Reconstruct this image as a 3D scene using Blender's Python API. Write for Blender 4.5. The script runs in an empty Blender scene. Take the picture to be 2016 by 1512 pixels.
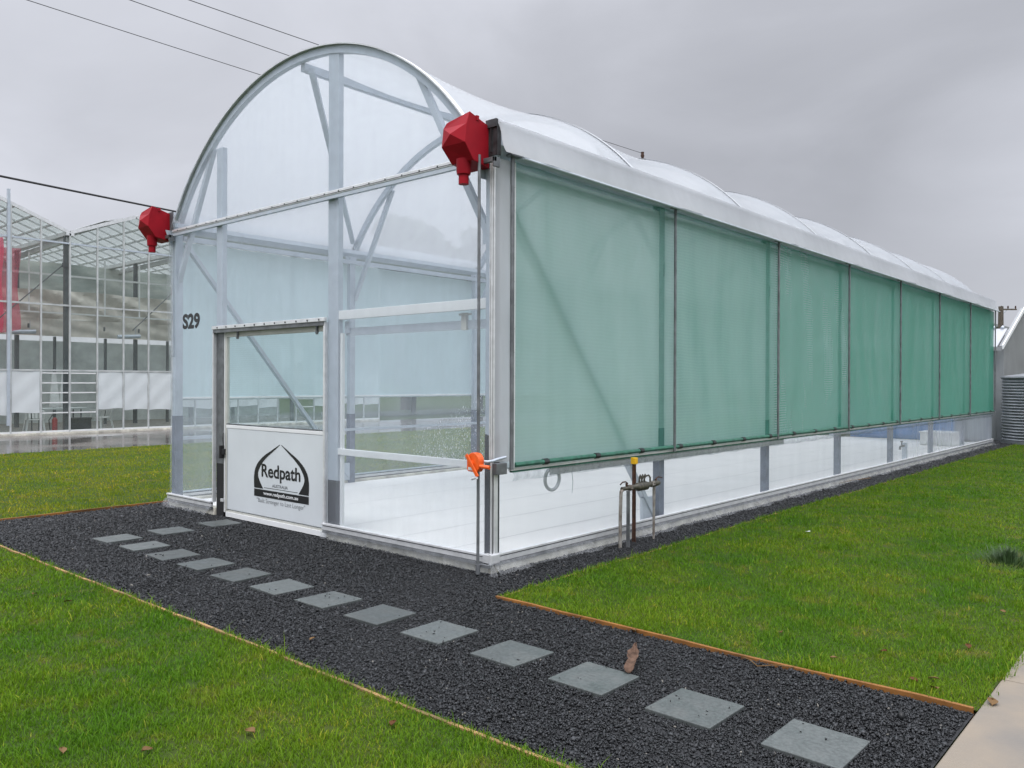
import bpy, bmesh, math, random
import numpy as np
from mathutils import Vector, Matrix, Quaternion
random.seed(7)
rng = np.random.default_rng(11)
R = math.radians
sc = bpy.context.scene
COL = sc.collection

# ------------------------------------------------------------------ camera
cam_d = bpy.data.cameras.new("camera")
cam = bpy.data.objects.new("camera", cam_d)
COL.objects.link(cam)
yaw, pit, roll = R(-41.1186), R(-0.154), R(0.2168)
Fv = Vector((math.sin(yaw)*math.cos(pit), math.cos(yaw)*math.cos(pit), math.sin(pit)))
Rv = Vector((math.cos(yaw), -math.sin(yaw), 0))
Uv = Rv.cross(Fv)
R2 = Rv*math.cos(roll)+Uv*math.sin(roll)
U2 = -Rv*math.sin(roll)+Uv*math.cos(roll)
M = Matrix((R2, U2, -Fv)).transposed().to_4x4()
M.translation = Vector((4.6237, -5.0192, 1.6))
cam.matrix_world = M
cam_d.sensor_fit = 'HORIZONTAL'
cam_d.sensor_width = 36.0
cam_d.lens = 36.0*1611.81/2016.0
cam_d.clip_start = 0.05
cam_d.clip_end = 2000
sc.camera = cam

# ------------------------------------------------------------------ world, sun, exposure
SUN_EL, SUN_AZ = R(58), R(150)
w = bpy.data.worlds.new("World")
sc.world = w
w.use_nodes = True
nt = w.node_tree
nt.nodes.clear()
def N(t, kind, **kw):
    n = t.nodes.new(kind)
    for k, v in kw.items():
        if k.startswith('i_'):
            n.inputs[k[2:].replace('_', ' ')].default_value = v
        else:
            setattr(n, k, v)
    return n
def ramp(t, stops):
    n = t.nodes.new('ShaderNodeValToRGB')
    el = n.color_ramp.elements
    while len(el) < len(stops):
        el.new(0.5)
    for e, (p, c) in zip(el, stops):
        e.position = p
        e.color = (c, c, c, 1) if not isinstance(c, tuple) else (*c[:3], 1)
    return n
L = nt.links.new
out = N(nt, 'ShaderNodeOutputWorld')
bg = N(nt, 'ShaderNodeBackground'); bg.inputs['Strength'].default_value = 0.1
sky = N(nt, 'ShaderNodeTexSky', sky_type='NISHITA', sun_disc=False)
sky.sun_elevation = SUN_EL; sky.sun_rotation = SUN_AZ
tc = N(nt, 'ShaderNodeTexCoord')
sep = N(nt, 'ShaderNodeSeparateXYZ')
L(tc.outputs['Generated'], sep.inputs[0])
base = ramp(nt, [(0.0, 0.60), (0.12, 0.60), (0.25, 0.58), (0.42, 0.66), (0.52, 1.2), (0.7, 2.1), (1.0, 2.75)])
L(sep.outputs['Z'], base.inputs['Fac'])
mp = N(nt, 'ShaderNodeMapping'); mp.inputs['Scale'].default_value = (1.5, 1.5, 2.9); mp.inputs['Location'].default_value = (0.35, 0.2, 0.1)
L(tc.outputs['Generated'], mp.inputs['Vector'])
n1 = N(nt, 'ShaderNodeTexNoise'); n1.inputs['Scale'].default_value = 1.7; n1.inputs['Detail'].default_value = 7; n1.inputs['Roughness'].default_value = 0.52; n1.inputs['Distortion'].default_value = 0.35
L(mp.outputs[0], n1.inputs['Vector'])
cr = ramp(nt, [(0.28, 0.86), (0.5, 0.98), (0.72, 1.16)])
L(n1.outputs['Fac'], cr.inputs['Fac'])
mul = N(nt, 'ShaderNodeMix', data_type='RGBA', blend_type='MULTIPLY'); mul.inputs['Factor'].default_value = 1
L(base.outputs['Color'], mul.inputs['A']); L(cr.outputs['Color'], mul.inputs['B'])
# a paler break in the cloud low beyond the far end
dot2 = N(nt, 'ShaderNodeVectorMath', operation='DOT_PRODUCT'); dot2.inputs[1].default_value = (-0.10, 0.986, 0.125)
L(tc.outputs['Generated'], dot2.inputs[0])
br = ramp(nt, [(0.972, 1.0), (0.998, 1.26)]); L(dot2.outputs['Value'], br.inputs['Fac'])
mul3 = N(nt, 'ShaderNodeMix', data_type='RGBA', blend_type='MULTIPLY'); mul3.inputs['Factor'].default_value = 1
L(mul.outputs['Result'], mul3.inputs['A']); L(br.outputs['Color'], mul3.inputs['B'])
# the bank of cloud over the far end of the tunnel is darker than the rest
dotn = N(nt, 'ShaderNodeVectorMath', operation='DOT_PRODUCT'); dotn.inputs[1].default_value = (-0.30, 0.93, 0.17)
L(tc.outputs['Generated'], dotn.inputs[0])
dk = ramp(nt, [(0.30, 1.32), (0.80, 1.13), (0.985, 0.82)])
L(dotn.outputs['Value'], dk.inputs['Fac'])
mul2 = N(nt, 'ShaderNodeMix', data_type='RGBA', blend_type='MULTIPLY'); mul2.inputs['Factor'].default_value = 1
L(mul3.outputs['Result'], mul2.inputs['A']); L(dk.outputs['Color'], mul2.inputs['B'])
tint = N(nt, 'ShaderNodeMix', data_type='RGBA', blend_type='MULTIPLY'); tint.inputs['Factor'].default_value = 1
tint.inputs['B'].default_value = (9.7, 9.95, 10.9, 1)
L(mul2.outputs['Result'], tint.inputs['A'])
mixs = N(nt, 'ShaderNodeMix', data_type='RGBA'); mixs.inputs['Factor'].default_value = 0.95
L(sky.outputs[0], mixs.inputs['A']); L(tint.outputs['Result'], mixs.inputs['B'])
L(mixs.outputs['Result'], bg.inputs['Color'])
L(bg.outputs[0], out.inputs[0])

sun_d = bpy.data.lights.new("sun", 'SUN')
sun_d.energy = 1.4; sun_d.angle = R(25); sun_d.color = (1.0, 0.97, 0.92)
sun = bpy.data.objects.new("sun", sun_d)
COL.objects.link(sun)
sd = Vector((math.sin(SUN_AZ)*math.cos(SUN_EL), math.cos(SUN_AZ)*math.cos(SUN_EL), math.sin(SUN_EL)))
sun.rotation_euler = sd.to_track_quat('Z', 'Y').to_euler()
sun.location = (0, 0, 30)

vs = sc.view_settings
vs.view_transform = 'Standard'; vs.look = 'None'; vs.exposure = 0.0; vs.gamma = 1.0
cy = sc.cycles
cy.use_denoising = True
cy.max_bounces = 10; cy.diffuse_bounces = 4; cy.glossy_bounces = 4; cy.transmission_bounces = 8; cy.transparent_max_bounces = 32
cy.caustics_reflective = False; cy.caustics_refractive = False
cy.sample_clamp_indirect = 6.0

# ------------------------------------------------------------------ materials
def mat(name):
    m = bpy.data.materials.new(name); m.use_nodes = True
    t = m.node_tree; t.nodes.clear()
    o = N(t, 'ShaderNodeOutputMaterial')
    return m, t, o
def texco(t, scale=1.0, obj=True, vec=None):
    c = N(t, 'ShaderNodeTexCoord')
    mp = N(t, 'ShaderNodeMapping')
    s = vec or (scale, scale, scale)
    mp.inputs['Scale'].default_value = s
    t.links.new(c.outputs['Object'], mp.inputs['Vector'])
    return mp.outputs[0]
def noise(t, v, scale, detail=4, rough=.55, dist=0.0):
    n = N(t, 'ShaderNodeTexNoise')
    n.inputs['Scale'].default_value = scale; n.inputs['Detail'].default_value = detail
    n.inputs['Roughness'].default_value = rough; n.inputs['Distortion'].default_value = dist
    t.links.new(v, n.inputs['Vector'])
    return n.outputs['Fac']
def cmix(t, fac, a, b, blend='MIX'):
    n = N(t, 'ShaderNodeMix', data_type='RGBA', blend_type=blend)
    for key, v in (('Factor', fac), ('A', a), ('B', b)):
        if isinstance(v, (int, float)): n.inputs[key].default_value = v
        elif isinstance(v, tuple): n.inputs[key].default_value = (*v[:3], 1)
        else: t.links.new(v, n.inputs[key])
    return n.outputs['Result']
def solid(name, col, rough=.5, metal=0.0, var=.12, scale=6, bump=0.0, bscale=40, col2=None, stretch=None, spec=.5, coat=0):
    m, t, o = mat(name)
    p = N(t, 'ShaderNodeBsdfPrincipled')
    v = texco(t, vec=stretch)
    f = noise(t, v, scale, 5)
    r = ramp(t, [(0.32, 0.0), (0.68, 1.0)]); t.links.new(f, r.inputs['Fac'])
    c2 = col2 or tuple(min(1, c*(1-var*2)) for c in col)
    t.links.new(cmix(t, r.outputs['Color'], c2, tuple(min(1, c*(1+var*.5)) for c in col)), p.inputs['Base Color'])
    p.inputs['Roughness'].default_value = rough; p.inputs['Metallic'].default_value = metal
    p.inputs['Specular IOR Level'].default_value = spec; p.inputs['Coat Weight'].default_value = coat
    if bump:
        b = N(t, 'ShaderNodeBump'); b.inputs['Strength'].default_value = bump; b.inputs['Distance'].default_value = .01
        t.links.new(noise(t, v, bscale, 3), b.inputs['Height']); t.links.new(b.outputs[0], p.inputs['Normal'])
    t.links.new(p.outputs[0], o.inputs[0])
    return m
def film(name, tintc, veil, veilcol, gloss=.06, rough=.12, streak=.35, sscale=(3, 3, .5), bump=.15, bscale=3.0, facing=None, trans=.55, droplets=None, wave=None):
    """a thin plastic or cloth sheet: part see-through, part scattering, a little gloss"""
    m, t, o = mat(name)
    LL = t.links.new
    tr = N(t, 'ShaderNodeBsdfTransparent'); tr.inputs[0].default_value = (*tintc, 1)
    df = N(t, 'ShaderNodeBsdfDiffuse'); tl = N(t, 'ShaderNodeBsdfTranslucent')
    df.inputs[0].default_value = (*veilcol, 1); tl.inputs[0].default_value = (*veilcol, 1)
    ms = N(t, 'ShaderNodeMixShader'); ms.inputs[0].default_value = trans
    LL(df.outputs[0], ms.inputs[1]); LL(tl.outputs[0], ms.inputs[2])
    v = texco(t, vec=sscale)
    f = noise(t, v, 1.6, 5, .6)
    r = ramp(t, [(.25, max(0, veil*(1-streak))), (.75, min(1, veil*(1+streak)))]); LL(f, r.inputs['Fac'])
    fac = r.outputs['Color']
    if facing:
        lw = N(t, 'ShaderNodeLayerWeight'); lw.inputs['Blend'].default_value = .5
        fr = ramp(t, facing); LL(lw.outputs['Facing'], fr.inputs['Fac'])
        mm = N(t, 'ShaderNodeMath', operation='MULTIPLY', use_clamp=True)
        LL(fac, mm.inputs[0]); LL(fr.outputs['Color'], mm.inputs[1]); fac = mm.outputs[0]
    if wave:
        wv = N(t, 'ShaderNodeTexWave', wave_type='BANDS', bands_direction='Z')
        wv.inputs['Scale'].default_value = wave[0]; wv.inputs['Distortion'].default_value = wave[1]; wv.inputs['Detail'].default_value = 1; wv.inputs['Detail Scale'].default_value = .25
        LL(texco(t), wv.inputs['Vector'])
        wr = ramp(t, [(.2, 1-wave[2]), (.8, 1+wave[2]*.3)]); LL(wv.outputs['Fac'], wr.inputs['Fac'])
        mm = N(t, 'ShaderNodeMath', operation='MULTIPLY', use_clamp=True)
        LL(fac, mm.inputs[0]); LL(wr.outputs['Color'], mm.inputs[1]); fac = mm.outputs[0]
    m1 = N(t, 'ShaderNodeMixShader'); LL(fac, m1.inputs[0]); LL(tr.outputs[0], m1.inputs[1]); LL(ms.outputs[0], m1.inputs[2])
    gl = N(t, 'ShaderNodeBsdfGlossy'); gl.inputs['Roughness'].default_value = rough
    b = N(t, 'ShaderNodeBump'); b.inputs['Strength'].default_value = bump; b.inputs['Distance'].default_value = .05
    LL(noise(t, texco(t), bscale, 3), b.inputs['Height']); LL(b.outputs[0], gl.inputs['Normal'])
    fz = N(t, 'ShaderNodeFresnel')
    gg = N(t, 'ShaderNodeNewGeometry'); im = N(t, 'ShaderNodeMapRange')      # same reflectance on either side of the sheet
    im.inputs['To Min'].default_value = 1.35; im.inputs['To Max'].default_value = 1/1.35
    LL(gg.outputs['Backfacing'], im.inputs['Value']); LL(im.outputs[0], fz.inputs['IOR'])
    mg = N(t, 'ShaderNodeMath', operation='MULTIPLY', use_clamp=True); mg.inputs[1].default_value = gloss*10
    LL(fz.outputs[0], mg.inputs[0])
    m2 = N(t, 'ShaderNodeMixShader'); LL(mg.outputs[0], m2.inputs[0]); LL(m1.outputs[0], m2.inputs[1]); LL(gl.outputs[0], m2.inputs[2])
    LL(m2.outputs[0], o.inputs[0])
    return m

MT = {}
MT['galv'] = solid('galvanised_steel', (.475, .525, .585), .45, .2, .055, 9, .05, 60)
MT['galv_dark'] = solid('weathered_steel', (.20, .21, .22), .45, .5, .2, 9)
MT['alu'] = solid('aluminium', (.72, .73, .74), .33, .35, .08, 12, stretch=(1, 1, 1))
MT['gutter_shade'] = solid('gutter_mouth_shade', (.045, .045, .048), .5, .2, .3, 14)
MT['alu_groove'] = solid('dark_groove', (.05, .05, .055), .6, .2, .2)
MT['black_coat'] = solid('bitumen_coating', (.035, .038, .045), .5, 0, .2, 12)
MT['backlit_coat'] = solid('backlit_blue_grey_coating', (.15, .175, .225), .5, 0, .15, 9)  # foot coating, with the backlit dimness of the inner columns put into its colour
MT['rubber'] = solid('black_rubber', (.015, .015, .016), .55, 0, .2)
MT['white_paint'] = solid('white_paint', (.72, .73, .73), .4, 0, .03, 3)
MT['white_panel'] = solid('white_door_panel', (.60, .635, .655), .32, 0, .03, 2)
MT['beige_paint'] = solid('off_white_frame', (.50, .50, .46), .45, 0, .08, 5)
MT['red_plastic'] = solid('red_plastic', (.31, .010, .019), .48, 0, .08, 5, .03, 30, col2=(.25, .009, .017), spec=.10)
MT['orange'] = solid('orange_plastic', (.80, .115, .014), .38, 0, .1, 20)
MT['black_print'] = solid('black_print', (.012, .012, .014), .4, 0, .05)
MT['grey_print'] = solid('grey_print', (.17, .18, .19), .5, 0, .05)
MT['white_print'] = solid('white_print', (.75, .76, .77), .4, 0, .03)
MT['footing'] = solid('pale_footing', (.62, .595, .51), .7, 0, .25, 5, .2, 40)
MT['mat'] = solid('white_weed_mat', (.80, .78, .75), .6, 0, .03, 1.2, .15, 3)
MT['seam'] = solid('mat_seam', (.22, .225, .23), .7, 0, .1)
MT['conc'] = solid('concrete', (.195, .158, .115), .6, 0, .22, 1.5, .2, 60, col2=(.125, .118, .108))
MT['slab'] = solid('slate_grey_slab', (.080, .091, .087), .55, 0, .14, 3.5, .12, 50, spec=.35)
MT['rust'] = solid('rusty_steel', (.075, .032, .018), .75, .1, .3, 30, .2, 60)
MT['yellow'] = solid('yellow_plastic', (.75, .42, .012), .4)
MT['brass'] = solid('weathered_brass', (.10, .09, .065), .5, .4, .4, 40, .2, 60, col2=(.03, .03, .028))
MT['pipe'] = solid('weathered_pipe', (.26, .25, .23), .55, .2, .35, 14, col2=(.12, .09, .07))
def slab_material():
    m, t, o = mat('stone_slab'); p = N(t, 'ShaderNodeBsdfPrincipled')
    oi = N(t, 'ShaderNodeObjectInfo'); c = N(t, 'ShaderNodeTexCoord')
    va = N(t, 'ShaderNodeVectorMath', operation='ADD'); vs_ = N(t, 'ShaderNodeVectorMath', operation='SCALE'); vs_.inputs['Scale'].default_value = 3.0
    t.links.new(c.outputs['Object'], va.inputs[0]); t.links.new(oi.outputs['Location'], vs_.inputs[0]); t.links.new(vs_.outputs[0], va.inputs[1])
    f = noise(t, va.outputs[0], 6, 6, .6); f2 = noise(t, va.outputs[0], 55, 3)
    r = ramp(t, [(.3, (.074, .083, .081)), (.55, (.086, .096, .093)), (.78, (.104, .111, .105))]); t.links.new(f, r.inputs['Fac'])
    r2 = ramp(t, [(.35, .72), (.6, 1.0)]); t.links.new(f2, r2.inputs['Fac'])
    k = cmix(t, 1.0, r.outputs['Color'], r2.outputs['Color'], 'MULTIPLY')
    rv = ramp(t, [(0, .80), (1, 1.14)]); t.links.new(oi.outputs['Random'], rv.inputs['Fac'])
    t.links.new(cmix(t, 1.0, k, rv.outputs['Color'], 'MULTIPLY'), p.inputs['Base Color'])
    rr = ramp(t, [(.35, .32), (.65, .62)]); t.links.new(f, rr.inputs['Fac']); t.links.new(rr.outputs['Color'], p.inputs['Roughness'])
    p.inputs['Specular IOR Level'].default_value = .35
    b = N(t, 'ShaderNodeBump'); b.inputs['Strength'].default_value = .15; b.inputs['Distance'].default_value = .004
    t.links.new(f2, b.inputs['Height']); t.links.new(b.outputs[0], p.inputs['Normal'])
    t.links.new(p.outputs[0], o.inputs[0]); return m
MT['slab'] = slab_material()
MT['cable'] = solid('black_cable', (.012, .012, .013), .6)
MT['wire'] = solid('bare_wire', (.06, .06, .065), .5, .3)
MT['pole_wood'] = solid('weathered_pole', (.11, .09, .07), .8, 0, .3, 10)
MT['green_tube'] = solid('green_wrapped_tube', (.035, .15, .10), .6, 0, .25, 12)
MT['wood'] = solid('treated_pine_edging', (.255, .112, .030), .55, 0, .3, 3.5, .3, 40, col2=(.10, .048, .018), stretch=(1, 1, 1), spec=.2)
MT['wood_old'] = solid('weathered_pine_edging', (.33, .20, .085), .75, 0, .3, 4, .2, 30, col2=(.13, .09, .045), spec=.2)
MT['bark'] = solid('bark_strip', (.120, .074, .052), .85, 0, .3, 22, .4, 60, spec=.12)
MT['leaf_brown'] = solid('dry_leaf_brown', (.11, .045, .016), .7, 0, .3, 40, spec=.15)
MT['leaf_tan'] = solid('dry_leaf_tan', (.17, .100, .042), .7, 0, .25, 40, spec=.15)
MT['white_plastic'] = solid('white_plastic', (.72, .73, .72), .4, 0, .06, 8)
MT['hose'] = solid('grey_hose', (.45, .47, .48), .5, 0, .1)
MT['blue'] = solid('blue_sheet', (.06, .20, .46), .6, 0, .1, 2)
MT['soil'] = solid('gravel_bed', (.018, .019, .021), .9, 0, .3, 60, .5, 120)
MT['trunk'] = solid('tree_bark', (.10, .075, .055), .85, 0, .3, 12, .4, 30)
MT['gh_wall'] = solid('mottled_lining', (.46, .48, .44), .7, 0, .3, 1.1, 0, col2=(.20, .25, .23), stretch=(1, .5, 1.6))
MT['gh_curtain'] = solid('beige_curtain', (.66, .62, .55), .8, 0, .12, 3, .2, 8)
MT['gh_lower'] = solid('grey_lining', (.52, .56, .55), .7, 0, .12, 2)
MT['gh_bar'] = solid('grey_white_bar', (.50, .52, .52), .45, 0, .12, 4)
MT['gh_column'] = solid('slate_column', (.085, .092, .10), .5, .2, .15, 8)
MT['gh_floor'] = solid('glasshouse_floor', (.16, .15, .125), .6, 0, .25, 3)
MT['gh_sheet'] = film('white_woven_sheet', (.9, .93, .95), .95, (.82, .86, .88), .04, .3, .03, trans=.35, bump=.4, bscale=5)
MT['shed_wall'] = solid('grey_shed_wall', (.27, .28, .285), .55, .1, .06, 2)
MT['shed_roof'] = solid('pale_shed_roof', (.37, .38, .40), .45, .1, .05, 2)
MT['tank'] = solid('galvanised_tank', (.27, .29, .305), .4, .5, .12, 5)
MT['extinguisher'] = solid('red_enamel', (.42, .015, .015), .3)
MT['label_white'] = solid('sticker', (.68, .68, .66), .5, 0, .15, 40)

MT['seam_white'] = solid('white_seam_tape', (.44, .455, .47), .5, 0, .04)
MT['film_front'] = film('clear_end_film', (.965, .98, .985), .225, (.76, .81, .89), .075, .08, .25)
MT['film_side'] = film('clear_side_film', (.97, .98, .98), .50, (.66, .69, .74), .05, .08, .2, facing=[(.40, .15), (.62, .32), (.76, .70), (.84, 1.0)])
MT['film_inner'] = film('milky_side_film', (.93, .96, .97), .91, (.77, .83, .84), .04, .15, .08, sscale=(1, 1, .5))
MT['film_left'] = film('clear_far_film', (.87, .93, .95), .24, (.50, .60, .66), .06, .1, .25)
MT['film_door'] = film('door_glazing', (.90, .95, .94), .07, (.70, .78, .78), .05, .05, .6, sscale=(5, 5, .25), bump=.03)
MT['film_roof'] = film('white_roof_film', (.93, .955, .98), .77, (.615, .63, .65), .045, .18, .05, trans=.5, bump=.2, bscale=1.5)
MT['fascia'] = film('white_fascia_film', (.9, .92, .95), .82, (.66, .67, .69), .05, .22, .06, trans=.42, bump=.6, bscale=4)
MT['skirt'] = film('ground_skirt_film', (.95, .97, .98), .22, (.62, .64, .66), .10, .15, .8, sscale=(9, 9, 2), bump=.5, bscale=9)
MT['screen_green'] = film('green_shade_cloth', (.93, .97, .95), 1.0, (.055, .29, .195), .015, .5, .11, sscale=(1, 4, .35), trans=.5,
                          facing=[(.30, .33), (.45, .415), (.62, .66), (.80, .91), (.95, .98)], bump=.3, bscale=20, wave=(9.5, 4, .04))
MT['screen_white'] = film('pale_shade_cloth', (.85, .95, .98), .90, (.60, .745, .80), .02, .4, .05, sscale=(1, 1, .6), trans=.6, wave=(12, 3, .04))
MT['glass'] = film('old_glass', (.86, .90, .885), .17, (.40, .44, .42), .09, .03, .7, sscale=(.7, .7, .7), bump=.02)
MT['glass_roof'] = film('whitened_glass', (.90, .92, .915), .34, (.50, .53, .51), .06, .1, .3, sscale=(.6, .6, .6))
MT['pink'] = film('pink_glow_film', (.95, .45, .55), .80, (1.0, .12, .23), .03, .3, .3, sscale=(.8, 1.2, .8), trans=.35)  # pink light haze put into the colour of a film
MT['duct'] = solid('perforated_strip', (.50, .51, .52), .5)

MT['pink_thin'] = film('pink_glow_thin_film', (.95, .62, .68), .42, (.95, .16, .24), .02, .3, .6, sscale=(.9, 1.4, .8), trans=.4)
def wet_material():
    m, t, o = mat('wet_concrete')
    p = N(t, 'ShaderNodeBsdfPrincipled')
    v = texco(t)
    f = noise(t, v, .5, 5)
    r = ramp(t, [(.35, 0), (.6, 1)]); t.links.new(f, r.inputs['Fac'])
    t.links.new(cmix(t, r.outputs['Color'], (.060, .052, .047), (.135, .118, .105)), p.inputs['Base Color'])
    rr = ramp(t, [(.35, .02), (.62, .22)]); t.links.new(f, rr.inputs['Fac']); t.links.new(rr.outputs['Color'], p.inputs['Roughness'])
    t.links.new(p.outputs[0], o.inputs[0])
    return m
MT['wet'] = wet_material()

def turf_material(name, ca, cb, cdry, attr):
    m, t, o = mat(name)
    p = N(t, 'ShaderNodeBsdfPrincipled')
    g = N(t, 'ShaderNodeNewGeometry')
    f1 = noise(t, g.outputs['Position'], .9, 4, .6)
    f2 = noise(t, g.outputs['Position'], 3.6, 4, .65)
    r1 = ramp(t, [(.38, 0), (.62, 1)]); t.links.new(f1, r1.inputs['Fac'])
    c = cmix(t, r1.outputs['Color'], ca, cb)
    r2 = ramp(t, [(.55, 0), (.74, .75)]); t.links.new(f2, r2.inputs['Fac'])
    c = cmix(t, r2.outputs['Color'], c, cdry)
    if attr:
        a = N(t, 'ShaderNodeAttribute', attribute_name='tint')
        ar = ramp(t, [(0.0, (.72, .74, .6)), (.5, (1, 1, 1)), (.86, (1.25, 1.18, 1.1)), (.9, (1.9, 1.30, 1.9)), (1.0, (2.6, 1.5, 3.2))])
        t.links.new(a.outputs['Fac'], ar.inputs['Fac'])
        c = cmix(t, 1.0, c, ar.outputs['Color'], 'MULTIPLY')
    t.links.new(c, p.inputs['Base Color'])
    p.inputs['Roughness'].default_value = .6; p.inputs['Specular IOR Level'].default_value = .16
    if attr:
        tl = N(t, 'ShaderNodeBsdfTranslucent'); t.links.new(c, tl.inputs[0])
        ms = N(t, 'ShaderNodeMixShader'); ms.inputs[0].default_value = .38
        t.links.new(p.outputs[0], ms.inputs[1]); t.links.new(tl.outputs[0], ms.inputs[2]); t.links.new(ms.outputs[0], o.inputs[0])
    else:
        p.inputs['Specular IOR Level'].default_value = .03
        t.links.new(p.outputs[0], o.inputs[0])
    return m
MT['turf'] = turf_material('turf_soil', (.030, .055, .012), (.046, .062, .014), (.090, .072, .030), False)
MT['grass'] = turf_material('grass_blade', (.078, .188, .008), (.134, .232, .010), (.200, .212, .024), True)
MT['grass_old'] = turf_material('grass_blade_dry', (.150, .225, .010), (.235, .270, .014), (.340, .285, .034), True)
MT['foliage'] = turf_material('tree_foliage', (.028, .050, .018), (.045, .070, .022), (.06, .08, .025), False)
MT['rush'] = solid('dark_rush', (.055, .105, .035), .6, 0, .3, 30)

def gravel_material():
    m, t, o = mat('dark_stone_chips')
    p = N(t, 'ShaderNodeBsdfPrincipled')
    a = N(t, 'ShaderNodeAttribute', attribute_name='tint')
    r = ramp(t, [(0, (.007, .0075, .008)), (.6, (.015, .0163, .018)), (.95, (.042, .044, .047)), (1, (.16, .15, .13))])
    t.links.new(a.outputs['Fac'], r.inputs['Fac']); t.links.new(r.outputs['Color'], p.inputs['Base Color'])
    p.inputs['Roughness'].default_value = .4; p.inputs['Specular IOR Level'].default_value = .33
    t.links.new(p.outputs[0], o.inputs[0])
    return m
MT['chips'] = gravel_material()

# ------------------------------------------------------------------ mesh helpers
class MB:
    def __init__(s): s.v = []; s.f = []; s.sm = False
    def quad(s, *p):
        n = len(s.v); s.v += [tuple(q) for q in p]; s.f.append(tuple(range(n, n+len(p)))); return s
    def box(s, x0, x1, y0, y1, z0, z1):
        n = len(s.v)
        s.v += [(x, y, z) for x in (x0, x1) for y in (y0, y1) for z in (z0, z1)]
        s.f += [tuple(n+i for i in q) for q in ((0, 1, 3, 2), (4, 6, 7, 5), (0, 4, 5, 1), (2, 3, 7, 6), (0, 2, 6, 4), (1, 5, 7, 3))]
        return s
    def bar(s, a, b, w, h=None, up=(0, 0, 1)):
        h = h or w
        a, b = Vector(a), Vector(b); d = (b-a).normalized(); u = Vector(up)
        if abs(d.dot(u)) > .98: u = Vector((0, 1, 0))
        r = d.cross(u).normalized(); u = r.cross(d).normalized()
        n = len(s.v)
        for p in (a, b):
            for i, j in ((-1, -1), (1, -1), (1, 1), (-1, 1)):
                s.v.append(tuple(p+r*(i*w/2)+u*(j*h/2)))
        s.f += [(n, n+3, n+2, n+1), (n+4, n+5, n+6, n+7)]
        for i in range(4):
            j = (i+1) % 4; s.f.append((n+i, n+j, n+4+j, n+4+i))
        return s
    def tube(s, pts, r, k=10, cap=True):
        pts = [Vector(p) for p in pts]; rs = r if isinstance(r, (list, tuple)) else [r]*len(pts)
        n = len(s.v); u = None
        for i, p in enumerate(pts):
            d = (pts[min(i+1, len(pts)-1)]-pts[max(i-1, 0)]).normalized()
            if u is None:
                u = d.orthogonal().normalized()
            else:
                u = (u-d*u.dot(d)).normalized()
            q = d.cross(u)
            for j in range(k):
                a = 2*math.pi*j/k
                s.v.append(tuple(p+(u*math.cos(a)+q*math.sin(a))*rs[i]))
        for i in range(len(pts)-1):
            for j in range(k):
                j2 = (j+1) % k
                s.f.append((n+i*k+j, n+i*k+j2, n+(i+1)*k+j2, n+(i+1)*k+j))
        if cap:
            s.f.append(tuple(n+j for j in reversed(range(k)))); e = n+(len(pts)-1)*k
            s.f.append(tuple(e+j for j in range(k)))
        s.sm = True
        return s
    def ribbon(s, pts, w, h, up):
        """rectangular section swept along pts; up = fixed side axis"""
        pts = [Vector(p) for p in pts]; n = len(s.v); u = Vector(up)
        for i, p in enumerate(pts):
            d = (pts[min(i+1, len(pts)-1)]-pts[max(i-1, 0)]).normalized(); r = d.cross(u).normalized()
            for a, b in ((-1, -1), (1, -1), (1, 1), (-1, 1)):
                s.v.append(tuple(p+r*(a*h/2)+u*(b*w/2)))
        m = len(pts)
        for i in range(m-1):
            for j in range(4):
                j2 = (j+1) % 4; s.f.append((n+4*i+j, n+4*i+j2, n+4*i+4+j2, n+4*i+4+j))
        s.f += [(n+3, n+2, n+1, n), tuple(n+4*(m-1)+j for j in range(4))]
        return s
    def grid(s, fn, nu, nv):
        n = len(s.v)
        for i in range(nu+1):
            for j in range(nv+1):
                s.v.append(tuple(fn(i/nu, j/nv)))
        for i in range(nu):
            for j in range(nv):
                a = n+i*(nv+1)+j; s.f.append((a, a+nv+1, a+nv+2, a+1))
        s.sm = True
        return s
    def poly(s, pts, off):
        """prism: closed polygon pts extruded by off"""
        n = len(s.v); m = len(pts); o = Vector(off)
        s.v += [tuple(p) for p in pts]+[tuple(Vector(p)+o) for p in pts]
        s.f += [tuple(n+i for i in reversed(range(m))), tuple(n+m+i for i in range(m))]
        for i in range(m):
            j = (i+1) % m; s.f.append((n+i, n+j, n+m+j, n+m+i))
        return s
    def build(s, name, m, parent=None, bevel=0, smooth=None, loc=None):
        me = bpy.data.meshes.new(name); me.from_pydata(s.v, [], s.f); me.update()
        bm = bmesh.new(); bm.from_mesh(me); bmesh.ops.recalc_face_normals(bm, faces=bm.faces); bm.to_mesh(me); bm.free()
        me.materials.append(MT[m] if isinstance(m, str) else m)
        o = bpy.data.objects.new(name, me); COL.objects.link(o)
        if parent:
            o.parent = parent; o.matrix_parent_inverse = Matrix.Translation(-world_loc(parent))
        if s.sm if smooth is None else smooth:
            me.polygons.foreach_set('use_smooth', [True]*len(me.polygons)); 
            try: me.set_sharp_from_angle(angle=R(40))
            except Exception: pass
        if bevel:
            b = o.modifiers.new('bevel', 'BEVEL'); b.width = bevel; b.segments = 2; b.limit_method = 'ANGLE'; b.angle_limit = R(40)
        return o
def world_loc(o):
    if o.type == 'MESH':
        return Vector((0, 0, 0))
    v = Vector(o.location)
    while o.parent:
        o = o.parent; v += Vector(o.location)
    return v
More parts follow.
